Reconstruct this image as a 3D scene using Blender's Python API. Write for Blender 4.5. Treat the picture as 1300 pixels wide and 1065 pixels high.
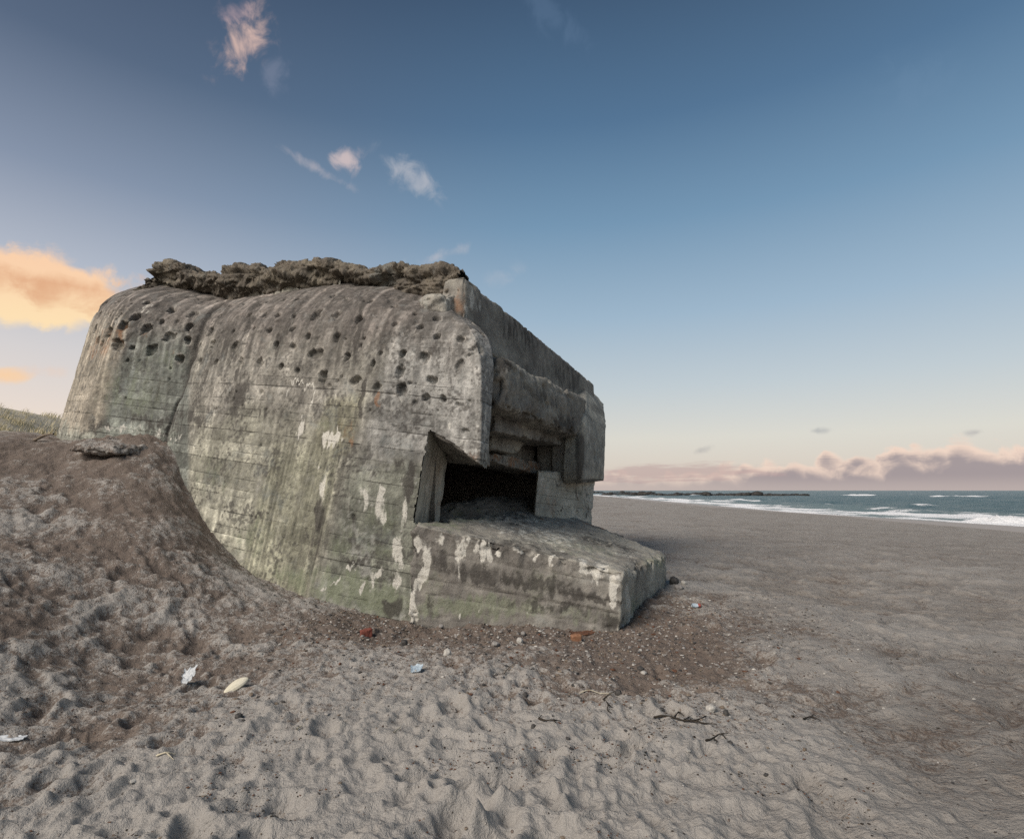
import bpy, math, random
import numpy as np

for _o in list(bpy.data.objects):
    bpy.data.objects.remove(_o)
scene = bpy.context.scene
R = math.radians

# ------------------------------------------------------------------ camera
FP = 720.0                      # focal length in pixels of a 1300 px wide frame
CAMZ = 1.65
TH = math.atan(135.0 / FP)      # the lens looks up a little
cam_d = bpy.data.cameras.new('camera')
cam = bpy.data.objects.new('camera', cam_d)
scene.collection.objects.link(cam)
cam.location = (0, 0, CAMZ)
cam.rotation_euler = (math.pi / 2 + TH, 0, 0)
cam_d.sensor_fit = 'HORIZONTAL'
cam_d.sensor_width = 36.0
cam_d.lens = 36.0 * FP / 1300.0
cam_d.shift_y = -45.0 / 1300.0
cam_d.clip_start = 0.05
cam_d.clip_end = 30000.0
scene.camera = cam

# ------------------------------------------------------------------ light
SUN_AZ = R(-134.0)               # left of the view direction (+Y), clockwise positive
SUN_EL = R(38.0)
sun_dir = (math.cos(SUN_EL) * math.sin(SUN_AZ), math.cos(SUN_EL) * math.cos(SUN_AZ), math.sin(SUN_EL))
sl = bpy.data.lights.new('sun', 'SUN')
sl.energy = 2.0
sl.angle = R(40.0)
sl.color = (1.0, 0.91, 0.81)
sun = bpy.data.objects.new('sun', sl)
scene.collection.objects.link(sun)
from mathutils import Vector
sun.rotation_euler = Vector(sun_dir).to_track_quat('Z', 'Y').to_euler()
sun.location = (-60, 25, 40)

vs = scene.view_settings
vs.view_transform = 'Standard'
vs.look = 'None'
vs.gamma = 1.0
vs.use_curve_mapping = False
vs.exposure = 1.2
scene.render.engine = 'CYCLES'
scene.cycles.use_denoising = False
try:
    scene.cycles.denoiser = 'OPENIMAGEDENOISE'
    scene.cycles.denoising_input_passes = 'RGB_ALBEDO_NORMAL'
except Exception:
    pass
scene.cycles.max_bounces = 5
scene.cycles.diffuse_bounces = 3

# ------------------------------------------------------------------ node helpers
class NT:
    def __init__(self, tree):
        self.t = tree
        self.n = tree.nodes
        self.l = tree.links
    def link(self, a, sock):
        if isinstance(a, (int, float)):
            sock.default_value = a
        elif isinstance(a, (tuple, list)):
            v = list(a)
            if len(v) == 3 and len(sock.default_value) == 4:
                v = v + [1.0]
            sock.default_value = v
        else:
            self.l.new(a, sock)
    def m(self, op, a, b=0.0, c=None, clamp=False):
        n = self.n.new('ShaderNodeMath')
        n.operation = op
        n.use_clamp = clamp
        self.link(a, n.inputs[0])
        if n.inputs[1].enabled:
            self.link(b, n.inputs[1])
        if c is not None:
            self.link(c, n.inputs[2])
        return n.outputs[0]
    def add(self, a, b): return self.m('ADD', a, b)
    def sub(self, a, b): return self.m('SUBTRACT', a, b)
    def mul(self, a, b): return self.m('MULTIPLY', a, b)
    def ss(self, x, lo, hi, o0=0.0, o1=1.0):
        n = self.n.new('ShaderNodeMapRange')
        n.interpolation_type = 'SMOOTHSTEP'
        self.link(x, n.inputs['Value'])
        self.link(lo, n.inputs['From Min']); self.link(hi, n.inputs['From Max'])
        self.link(o0, n.inputs['To Min']); self.link(o1, n.inputs['To Max'])
        return n.outputs['Result']
    def lin(self, x, lo, hi, o0=0.0, o1=1.0):
        n = self.n.new('ShaderNodeMapRange')
        n.clamp = True
        self.link(x, n.inputs['Value'])
        self.link(lo, n.inputs['From Min']); self.link(hi, n.inputs['From Max'])
        self.link(o0, n.inputs['To Min']); self.link(o1, n.inputs['To Max'])
        return n.outputs['Result']
    def mix(self, f, a, b, blend='MIX'):
        n = self.n.new('ShaderNodeMix')
        n.data_type = 'RGBA'
        n.blend_type = blend
        n.clamp_factor = True
        self.link(f, n.inputs[0])
        self.link(a, n.inputs[6]); self.link(b, n.inputs[7])
        return n.outputs[2]
    def noise(self, vec, scale, detail=4.0, rough=0.55, dist=0.0, col=False, dim='3D'):
        n = self.n.new('ShaderNodeTexNoise')
        n.noise_dimensions = dim
        self.link(vec, n.inputs['Vector'])
        n.inputs['Scale'].default_value = scale
        n.inputs['Detail'].default_value = detail
        n.inputs['Roughness'].default_value = rough
        n.inputs['Distortion'].default_value = dist
        return n.outputs['Color' if col else 'Fac']
    def voro(self, vec, scale, feature='F1', out='Distance', rand=1.0, dim='3D'):
        n = self.n.new('ShaderNodeTexVoronoi')
        n.feature = feature
        n.voronoi_dimensions = dim
        self.link(vec, n.inputs['Vector'])
        n.inputs['Scale'].default_value = scale
        n.inputs['Randomness'].default_value = rand
        return n.outputs[out]
    def vmul(self, v, s):
        n = self.n.new('ShaderNodeVectorMath')
        n.operation = 'MULTIPLY'
        self.link(v, n.inputs[0])
        self.link(s, n.inputs[1])
        return n.outputs[0]
    def vadd(self, v, s):
        n = self.n.new('ShaderNodeVectorMath')
        n.operation = 'ADD'
        self.link(v, n.inputs[0])
        self.link(s, n.inputs[1])
        return n.outputs[0]
    def sep(self, v):
        n = self.n.new('ShaderNodeSeparateXYZ')
        self.link(v, n.inputs[0])
        return n.outputs
    def comb(self, x, y, z):
        n = self.n.new('ShaderNodeCombineXYZ')
        self.link(x, n.inputs[0]); self.link(y, n.inputs[1]); self.link(z, n.inputs[2])
        return n.outputs[0]
    def ramp(self, f, stops, interp='LINEAR'):
        n = self.n.new('ShaderNodeValToRGB')
        n.color_ramp.interpolation = interp
        els = n.color_ramp.elements
        while len(els) < len(stops):
            els.new(0.5)
        for e, (p, c) in zip(els, stops):
            e.position = p
            e.color = (c[0], c[1], c[2], 1.0)
        self.link(f, n.inputs[0])
        return n.outputs[0]
    def attr(self, name):
        n = self.n.new('ShaderNodeAttribute')
        n.attribute_name = name
        return n
    def bump(self, h, strength, dist, normal=None):
        n = self.n.new('ShaderNodeBump')
        n.inputs['Strength'].default_value = strength
        n.inputs['Distance'].default_value = dist
        self.link(h, n.inputs['Height'])
        if normal is not None:
            self.link(normal, n.inputs['Normal'])
        return n.outputs[0]

# ------------------------------------------------------------------ pixel -> direction
CT, ST = math.cos(TH), math.sin(TH)
def pdir(u, v):
    a = (np.asarray(u, float) - 650.0) / FP
    w = (487.5 - np.asarray(v, float)) / FP
    return np.stack(np.broadcast_arrays(a, CT - w * ST, w * CT + ST), -1)
def P(u, v, d):                 # the point seen at (u, v) that lies d metres ahead of the camera
    k = pdir(u, v)
    return k * (np.asarray(d, float) / k[..., 1])[..., None] + np.array([0, 0, CAMZ])
def proj(p):                    # world point -> photograph coordinates
    p = np.asarray(p, float)
    x, y, z = p[..., 0], p[..., 1], p[..., 2] - CAMZ
    fwd = y * CT + z * ST
    up = -y * ST + z * CT
    fwd = np.maximum(fwd, 1e-3)
    return 650.0 + FP * x / fwd, 487.5 - FP * up / fwd
def azel(u, v):
    k = pdir(u, v)
    return math.atan2(k[0], k[1]), math.atan2(k[2], math.hypot(k[0], k[1]))

# ------------------------------------------------------------------ sky
world = bpy.data.worlds.new('World')
scene.world = world
world.use_nodes = True
W = NT(world.node_tree)
W.n.clear()
tc = W.n.new('ShaderNodeTexCoord')
gen = tc.outputs['Generated']
sky = W.n.new('ShaderNodeTexSky')
sky.sky_type = 'NISHITA'
sky.sun_disc = False
sky.sun_elevation = SUN_EL
sky.sun_rotation = SUN_AZ
sky.altitude = 0.0
sky.air_density = 1.0
sky.dust_density = 1.2
sky.ozone_density = 1.6
sx, sy, sz = W.sep(gen)
az = W.m('ARCTAN2', sx, sy)
el = W.m('ARCSINE', sz)
base = sky.outputs[0]
SKY_STRENGTH = 0.15
def lin3(r, g, b):
    f = lambda c: (c / 255.0 / 12.92) if c <= 10 else ((c / 255.0 + 0.055) / 1.055) ** 2.4
    return (f(r), f(g), f(b))
EXPM = 2.0 ** vs.exposure
def disp(r, g, b):              # a cloud's radiance so that it shows as this display colour
    return tuple(c / EXPM / SKY_STRENGTH for c in lin3(r, g, b))
sph = W.comb(az, el, 0.0)      # clouds live on the sky itself: azimuth and elevation
n1 = W.noise(sph, 7.0, 4.0, 0.55, 0.15, dim='2D')
n2 = W.noise(W.vadd(sph, (3.1, 1.7, 0.0)), 22.0, 5.0, 0.6, 0.3, dim='2D')
n3 = W.noise(W.vmul(W.vadd(sph, (0.0, 0.7, 0.0)), (1.0, 2.6, 1.0)), 9.0, 5.0, 0.62, 0.4, dim='2D')
def ell(u, v, ru, rv, rot=0.0):
    a0, e0 = azel(u, v)
    a1, _ = azel(u + ru, v); _, e1 = azel(u, v - rv)
    ra = max(abs(a1 - a0), 1e-4); re = max(abs(e1 - e0), 1e-4)
    da = W.sub(az, a0); de = W.sub(el, e0)
    c, s = math.cos(rot), math.sin(rot)
    x = W.m('DIVIDE', W.add(W.mul(da, c), W.mul(de, s)), ra)
    y = W.m('DIVIDE', W.sub(W.mul(de, c), W.mul(da, s)), re)
    return W.sub(1.0, W.m('SQRT', W.add(W.mul(x, x), W.mul(y, y)))), y
col = base
# the evening colours of the whole dome: pale at the horizon, slate overhead, greyer and creamier towards the sun
ef = W.lin(el, 0.0, 1.2)
d_ = lambda e: math.radians(e) / 1.2
far_side = W.ramp(ef, [(0.0, disp(206, 188, 178)), (d_(5), disp(212, 206, 194)), (d_(10), disp(188, 196, 198)), (d_(17), disp(154, 177, 194)), (d_(26), disp(113, 146, 172)), (d_(35), disp(79, 111, 141)), (d_(46), disp(56, 79, 104)), (1.0, disp(48, 64, 86))])
sun_side = W.ramp(ef, [(0.0, disp(240, 214, 190)), (d_(5), disp(236, 216, 200)), (d_(11), disp(214, 206, 202)), (d_(18), disp(178, 182, 192)), (d_(25), disp(132, 142, 160)), (d_(34), disp(82, 95, 115)), (d_(45), disp(52, 64, 84)), (1.0, disp(44, 62, 88))])
ca = W.m('COSINE', W.sub(az, R(-75.0)))
grad = W.mix(W.ss(ca, 0.15, 0.98), far_side, sun_side)
col = W.mix(0.95, base, grad)
# wisps high in the sky
def wisp(col, u, v, ru, rv, rot, colour, strength, lo=-0.1, hi=1.25, amp=3.0, nz=None):
    m, y = ell(u, v, ru, rv, rot)
    nn = nz if nz is not None else n2
    d = W.ss(W.add(m, W.mul(W.sub(nn, 0.5), amp)), lo, hi)
    d = W.mul(d, W.ss(m, -0.7, 0.5))
    return W.mix(W.mul(d, strength), col, disp(*colour))
col = wisp(col, 310, 54, 46, 36, 0.9, (214, 184, 174), 0.95)
col = wisp(col, 300, 18, 30, 20, 0.2, (190, 165, 170), 0.45)
col = wisp(col, 350, 95, 26, 24, 0.4, (150, 155, 175), 0.3)
col = wisp(col, 437, 203, 28, 19, 0.1, (206, 190, 190), 0.9)
col = wisp(col, 402, 214, 46, 9, -0.3, (190, 184, 190), 0.5)
col = wisp(col, 524, 226, 46, 22, -0.45, (186, 188, 196), 0.7)
col = wisp(col, 555, 325, 50, 10, 0.3, (205, 198, 200), 0.4)
col = wisp(col, 640, 350, 30, 14, 0.2, (190, 192, 200), 0.25)
col = wisp(col, 1160, 110, 70, 60, 0.6, (110, 140, 170), 0.25)
col = wisp(col, 700, 20, 60, 30, -0.5, (100, 125, 155), 0.3)
# orange cumulus on the left
m, y = ell(38, 364, 152, 56, 0.03)
cpuff = W.sub(0.5, W.voro(W.vadd(sph, W.vmul(W.comb(n2, n3, 0.0), (0.05, 0.05, 0.0))), 15.0, 'F1', dim='2D'))
dens = W.add(m, W.add(W.mul(W.sub(n1, 0.5), 0.35), W.add(W.mul(W.sub(n2, 0.5), 0.5), W.mul(cpuff, 0.38))))
cov = W.ss(dens, 0.0, 0.30)
core = W.ss(W.add(W.sub(0.62, W.m('ABSOLUTE', W.sub(y, 0.16))), W.add(W.mul(W.sub(n3, 0.5), 1.1), W.add(W.mul(cpuff, 0.7), W.mul(W.sub(n2, 0.5), 0.8)))), 0.1, 0.8)
lit = W.mix(W.ss(y, -0.9, 0.7), disp(255, 226, 180), disp(252, 210, 172))
ccol = W.mix(W.mul(core, 0.85), lit, disp(222, 165, 124))
col = W.mix(W.mul(cov, 0.96), col, ccol)
col = wisp(col, 5, 476, 40, 12, 0.1, (252, 208, 160), 0.8)
col = wisp(col, 60, 470, 40, 10, 0.1, (235, 205, 185), 0.4)
# cloud bank over the sea
a770, _ = azel(770, 600); a1300, _ = azel(1300, 560)
pts = [(560, 606), (770, 602), (860, 603), (930, 590), (1000, 585), (1075, 577), (1130, 571), (1190, 566), (1245, 556), (1300, 562), (1420, 560), (1700, 585)]
fc = W.n.new('ShaderNodeFloatCurve')
fcv = fc.mapping.curves[0]
A0, A1 = azel(500, 600)[0], azel(1750, 590)[0]
def e_of(u, v): return azel(u, v)[1]
cps = [((azel(u, v)[0] - A0) / (A1 - A0), e_of(u, v) * 8.0) for u, v in pts]
cps = [(0.0, cps[0][1] * 0.4)] + cps + [(1.0, cps[-1][1])]
while len(fcv.points) < len(cps):
    fcv.points.new(0.5, 0.5)
for p_, (x_, y_) in zip(fcv.points, cps):
    p_.location = (x_, y_)
fc.mapping.update()
W.link(W.lin(az, A0, A1), fc.inputs['Value'])
top = W.m('DIVIDE', fc.outputs[0], 8.0)
puff = W.sub(1.0, W.voro(W.vadd(sph, W.vmul(W.comb(n2, n3, 0.0), (0.03, 0.03, 0.0))), 26.0, 'F1', dim='2D'))
nb = W.add(W.mul(W.sub(n2, 0.5), 0.040), W.mul(W.sub(puff, 0.60), 0.034))
h = W.sub(W.add(top, nb), el)             # depth below the ragged cloud top
cov = W.ss(h, -0.003, 0.010)
right = W.ss(az, a770, W.add(a770, 0.3))
cov = W.mul(cov, W.lin(right, 0.0, 1.0, 0.55, 0.97))
edge = W.ss(W.add(h, W.mul(W.sub(n3, 0.5), 0.05)), 0.002, 0.034)
bcol = W.mix(edge, disp(240, 215, 198), disp(163, 152, 154))
bcol = W.mix(W.ss(el, 0.025, 0.0), bcol, disp(184, 171, 168))
col = W.mix(cov, col, bcol)
# long thin strata beneath and left of it
st_m, _ = ell(850, 600, 170, 12, 0.02)
st_d = W.ss(W.add(st_m, W.mul(W.sub(W.noise(W.vmul(sph, (1.0, 9.0, 1.0)), 11.0, 4.0, 0.6, dim='2D'), 0.5), 1.6)), 0.0, 0.6)
col = W.mix(W.mul(st_d, 0.6), col, disp(186, 160, 158))
col = wisp(col, 1040, 547, 15, 5, 0.0, (150, 155, 162), 0.5)
col = wisp(col, 890, 572, 18, 5, 0.3, (160, 160, 162), 0.45)
col = wisp(col, 1238, 549, 22, 6, 0.1, (150, 148, 155), 0.5)
bg = W.n.new('ShaderNodeBackground')
bg.inputs['Strength'].default_value = SKY_STRENGTH
W.link(col, bg.inputs['Color'])
wo = W.n.new('ShaderNodeOutputWorld')
W.l.new(bg.outputs[0], wo.inputs['Surface'])
world.cycles.sampling_method = 'MANUAL'
world.cycles.sample_map_resolution = 512
# ------------------------------------------------------------------ numpy noise
def _hash(ix, iy, iz, seed):
    h = (ix.astype(np.uint32) * np.uint32(374761393) + iy.astype(np.uint32) * np.uint32(668265263)
         + iz.astype(np.uint32) * np.uint32(2147483647) + np.uint32(seed * 1013904223 & 0xffffffff))
    h = (h ^ (h >> np.uint32(13))) * np.uint32(1274126177)
    h = (h ^ (h >> np.uint32(16))) * np.uint32(2246822519)
    h = h ^ (h >> np.uint32(15))
    return h.astype(np.float32) * np.float32(1.0 / 4294967295.0)
def vn(p, seed=0):
    p = np.asarray(p, np.float32)
    i = np.floor(p).astype(np.int64)
    f = p - i
    f = f * f * f * (f * (f * 6 - 15) + 10)
    i = i.astype(np.int32).astype(np.uint32) if False else (i & 0xffffffff).astype(np.uint32)
    x, y, z = i[..., 0], i[..., 1], i[..., 2]
    o = np.uint32(1)
    fx, fy, fz = f[..., 0], f[..., 1], f[..., 2]
    c00 = _hash(x, y, z, seed) * (1 - fx) + _hash(x + o, y, z, seed) * fx
    c10 = _hash(x, y + o, z, seed) * (1 - fx) + _hash(x + o, y + o, z, seed) * fx
    c01 = _hash(x, y, z + o, seed) * (1 - fx) + _hash(x + o, y, z + o, seed) * fx
    c11 = _hash(x, y + o, z + o, seed) * (1 - fx) + _hash(x + o, y + o, z + o, seed) * fx
    c0 = c00 * (1 - fy) + c10 * fy
    c1 = c01 * (1 - fy) + c11 * fy
    return (c0 * (1 - fz) + c1 * fz) * 2 - 1
def vn2(x, y, seed=0):
    return _vn2(np.asarray(x, np.float32), np.asarray(y, np.float32), seed)
def _vn2(px, py, seed):
    ix = np.floor(px); iy = np.floor(py)
    fx = px - ix; fy = py - iy
    fx = fx * fx * fx * (fx * (fx * 6 - 15) + 10)
    fy = fy * fy * fy * (fy * (fy * 6 - 15) + 10)
    x = (ix.astype(np.int64) & 0xffffffff).astype(np.uint32); y = (iy.astype(np.int64) & 0xffffffff).astype(np.uint32)
    z = np.zeros_like(x); o = np.uint32(1)
    a = _hash(x, y, z, seed) * (1 - fx) + _hash(x + o, y, z, seed) * fx
    b = _hash(x, y + o, z, seed) * (1 - fx) + _hash(x + o, y + o, z, seed) * fx
    return (a * (1 - fy) + b * fy) * 2 - 1
def fbm(p, oct=4, seed=0, gain=0.5):
    s = 0; a = 1.0; t = 0
    p = np.asarray(p, np.float32)
    for k in range(oct):
        s = s + a * vn(p * np.float32(2.03 ** k) + np.float32(7.3 * k), seed + k)
        t += a; a *= gain
    return s / t
def fbm2(x, y, oct=4, seed=0, gain=0.5):
    s = 0; a = 1.0; t = 0
    for k in range(oct):
        s = s + a * vn2(np.asarray(x) * 2.03 ** k + 7.3 * k, np.asarray(y) * 2.03 ** k + 3.1 * k, seed + k)
        t += a; a *= gain
    return s / t
def sstep(x, a, b):
    t = np.clip((np.asarray(x, float) - a) / (b - a), 0, 1)
    return t * t * (3 - 2 * t)
rng = np.random.default_rng(11)

# ------------------------------------------------------------------ mesh helpers
COL = scene.collection
def mesh_from(name, verts, quads=None, tris=None, smooth=True):
    me = bpy.data.meshes.new(name)
    verts = np.asarray(verts, np.float32).reshape(-1, 3)
    loops = []; starts = []; tot = 0
    nq = 0 if quads is None else len(quads)
    nt = 0 if tris is None else len(tris)
    arr = []
    if nq: arr.append(np.asarray(quads, np.int32).ravel())
    if nt: arr.append(np.asarray(tris, np.int32).ravel())
    li = np.concatenate(arr)
    ls = np.concatenate([np.arange(nq) * 4, nq * 4 + np.arange(nt) * 3]).astype(np.int32)
    lt = np.concatenate([np.full(nq, 4), np.full(nt, 3)]).astype(np.int32)
    me.vertices.add(len(verts)); me.vertices.foreach_set('co', verts.ravel())
    me.loops.add(len(li)); me.loops.foreach_set('vertex_index', li)
    me.polygons.add(nq + nt)
    me.polygons.foreach_set('loop_start', ls)
    me.polygons.foreach_set('loop_total', lt)
    me.polygons.foreach_set('use_smooth', np.full(nq + nt, smooth, bool))
    me.update(calc_edges=True)
    me.validate()
    return me
def set_attr(me, name, arr, kind='FLOAT'):
    a = me.attributes.new(name, kind, 'POINT')
    if kind == 'FLOAT':
        a.data.foreach_set('value', np.asarray(arr, np.float32).ravel())
    else:
        a.data.foreach_set('color', np.asarray(arr, np.float32).ravel())
def link(name, me, mat, parent=None):
    o = bpy.data.objects.new(name, me)
    COL.objects.link(o)
    if mat is not None:
        me.materials.append(mat)
    if parent is not None:
        o.parent = parent
        o.matrix_parent_inverse = PINV[parent.name]
    return o
PINV = {}
def empty(name, loc):
    e = bpy.data.objects.new(name, None)
    e.location = loc
    e.empty_display_size = 0.3
    COL.objects.link(e)
    from mathutils import Matrix
    PINV[e.name] = Matrix.Translation(Vector(loc)).inverted()
    return e
def tag(o, label, cat, group=None):
    o['label'] = label; o['category'] = cat
    if group: o['group'] = group
    return o
def grid_quads(nr, nc, off=0, wrap=False):
    i = np.arange(nr - 1)[:, None]; j = np.arange(nc if wrap else nc - 1)[None, :]
    j2 = (j + 1) % nc
    a = i * nc + j; b = i * nc + j2; c = (i + 1) * nc + j2; d = (i + 1) * nc + j
    return (np.stack([a, b, c, d], -1).reshape(-1, 4) + off)
def grid_normals(G):
    du = np.gradient(G, axis=1); dv = np.gradient(G, axis=0)
    n = np.cross(du, dv)
    return n / np.maximum(np.linalg.norm(n, axis=-1, keepdims=True), 1e-9)

# ------------------------------------------------------------------ frame of the bunker
F0 = np.array([-0.34, 7.78])
E1 = np.array([0.418, 0.908])           # along the embrasure front, away from the camera
E2 = np.array([0.908, -0.418])          # out of the front, towards the sea
def FR(u, v, n):                        # the point seen at (u, v) on the plane n metres in front of the front
    k = pdir(u, v)
    s = (E2 @ F0 + n) / (k[..., 0] * E2[0] + k[..., 1] * E2[1])
    return k * np.asarray(s)[..., None] + np.array([0, 0, CAMZ])
def level(p):
    return p[..., 2] + 0.125 * (p[..., 0] * E2[0] + p[..., 1] * E2[1]) + 0.06 * (p[..., 0] * E1[0] + p[..., 1] * E1[1])
def along(p):
    return p[..., 0] * E2[0] + p[..., 1] * E2[1]

# ------------------------------------------------------------------ materials
def new_mat(name):
    m = bpy.data.materials.new(name)
    m.use_nodes = True
    t = NT(m.node_tree)
    bs = [n for n in t.n if n.type == 'BSDF_PRINCIPLED'][0]
    bs.inputs['Specular IOR Level'].default_value = 0.25
    return m, t, bs
def obj_co(t):
    return t.n.new('ShaderNodeTexCoord').outputs['Object']

def concrete_material():
    m, t, bs = new_mat('weathered_concrete')
    co = obj_co(t)
    st = t.attr('stain'); sr, sg, sb = t.sep(st.outputs['Color']); sa = st.outputs['Alpha']
    lev = t.attr('lev').outputs['Fac']; alo = t.attr('alo').outputs['Fac']
    brd = t.attr('board').outputs['Fac']
    big = t.noise(co, 1.3, 5.0, 0.6, 0.4)
    mid = t.noise(co, 6.0, 6.0, 0.62, 0.6)
    fine = t.noise(co, 34.0, 5.0, 0.7)
    grit = t.noise(co, 150.0, 3.0, 0.7)
    strk = t.noise(t.comb(t.mul(alo, 9.0), t.mul(lev, 0.7), t.mul(alo, 0.0)), 1.0, 5.0, 0.65, 0.3)
    c = t.attr('tint').outputs['Color']
    vary = t.add(t.mul(t.sub(big, 0.5), 0.7), t.add(t.mul(t.sub(mid, 0.5), 1.1), t.mul(t.sub(fine, 0.5), 1.2)))
    c = t.mix(1.0, c, t.comb(*[t.m('POWER', 2.718, vary)] * 3), 'MULTIPLY')
    # thin dark joints between the shuttering boards
    fr = t.m('FRACT', t.m('DIVIDE', t.add(lev, t.mul(t.sub(mid, 0.5), 0.014)), 0.19))
    dj = t.m('ABSOLUTE', t.sub(fr, 0.5))
    joint = t.mul(t.ss(dj, 0.465, 0.492), t.mul(brd, t.ss(t.noise(co, 2.2, 4.0, 0.6), 0.40, 0.60)))
    c = t.mix(t.mul(joint, 0.8), c, (0.045, 0.041, 0.036))
    # run-off streaks
    c = t.mix(t.mul(t.ss(strk, 0.52, 0.72), 0.42), c, (0.07, 0.064, 0.058))
    c = t.mix(t.mul(t.ss(strk, 0.42, 0.26), 0.3), c, (0.46, 0.44, 0.39))
    # bluish cement bloom
    c = t.mix(t.mul(t.ss(t.noise(t.vadd(co, (4.0, 2.0, 9.0)), 2.1, 5.0, 0.6, 0.8), 0.55, 0.75), 0.35), c, (0.22, 0.245, 0.24))
    # stains and painted scar shade laid on the wall where the photograph has them
    def msk(x, lo=0.30, hi=0.62, amp=0.55, nz=None):
        nn = nz if nz is not None else mid
        return t.ss(t.add(x, t.mul(t.sub(t.add(t.mul(nn, 0.55), t.mul(fine, 0.45)), 0.5), amp * 2.6)), lo, hi)
    has = lambda x: t.ss(x, 0.03, 0.12)
    c = t.mix(t.mul(t.mul(msk(sb, 0.25, 0.85), has(sb)), 0.62), c, t.mix(fine, (0.10, 0.125, 0.07), (0.235, 0.255, 0.17)))
    c = t.mix(t.mul(t.mul(msk(sr, 0.26, 0.7), has(sr)), 0.85), c, (0.052, 0.047, 0.042))
    c = t.mix(t.mul(t.mul(msk(sa, 0.3, 0.85), has(sa)), 0.7), c, t.mix(fine, (0.14, 0.055, 0.025), (0.30, 0.16, 0.08)))
    c = t.mix(t.mul(t.mul(msk(sg, 0.34, 0.70, 0.66), has(sg)), 0.8), c, t.mix(t.ss(fine, 0.22, 0.56), (0.28, 0.26, 0.22), (0.64, 0.615, 0.55)))
    # black lichen specks, pale aggregate, fine mottling
    c = t.mix(t.mul(t.ss(fine, 0.56, 0.70), 0.7), c, (0.055, 0.05, 0.045))
    c = t.mix(t.mul(t.ss(fine, 0.43, 0.31), 0.35), c, (0.36, 0.34, 0.30))
    c = t.mix(t.mul(t.ss(grit, 0.58, 0.72), 0.4), c, (0.42, 0.40, 0.36))
    c = t.mix(t.mul(t.ss(grit, 0.42, 0.28), 0.35), c, (0.05, 0.045, 0.04))
    t.link(c, bs.inputs['Base Color'])
    bs.inputs['Roughness'].default_value = 0.93
    c2 = c
    hgt = t.add(t.add(t.mul(mid, 0.5), t.mul(fine, 0.35)), t.sub(t.mul(grit, 0.16), t.mul(joint, 0.5)))
    t.link(t.bump(hgt, 0.9, 0.045), bs.inputs['Normal'])
    return m

def rubble_material():
    m, t, bs = new_mat('broken_concrete')
    co = obj_co(t)
    big = t.noise(co, 1.7, 5.0, 0.6, 0.5)
    mid = t.noise(t.vmul(co, (1.0, 1.0, 2.4)), 7.0, 6.0, 0.65, 0.4)
    fine = t.noise(co, 40.0, 5.0, 0.7)
    vor = t.n.new('ShaderNodeTexVoronoi'); vor.inputs['Scale'].default_value = 26.0
    t.link(co, vor.inputs['Vector'])
    f = t.add(t.mul(big, 0.5), t.mul(mid, 0.6))
    c = t.ramp(f, [(0.32, (0.045, 0.038, 0.032)), (0.52, (0.125, 0.11, 0.093)), (0.72, (0.24, 0.22, 0.19))])
    c = t.mix(0.22, c, t.mix(t.sep(vor.outputs['Color'])[0], (0.035, 0.03, 0.026), (0.22, 0.195, 0.17)))
    c = t.mix(t.mul(t.ss(t.noise(t.vadd(co, (5, 3, 1)), 3.0, 4.0), 0.52, 0.7), 0.5), c, (0.12, 0.115, 0.055))
    c = t.mix(t.mul(t.ss(fine, 0.58, 0.74), 0.6), c, (0.04, 0.033, 0.028))
    t.link(c, bs.inputs['Base Color'])
    bs.inputs['Roughness'].default_value = 0.96
    hgt = t.add(t.mul(vor.outputs['Distance'], -0.25), t.add(t.mul(mid, 0.6), t.mul(fine, 0.5)))
    t.link(t.bump(hgt, 0.9, 0.04), bs.inputs['Normal'])
    return m

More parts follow.
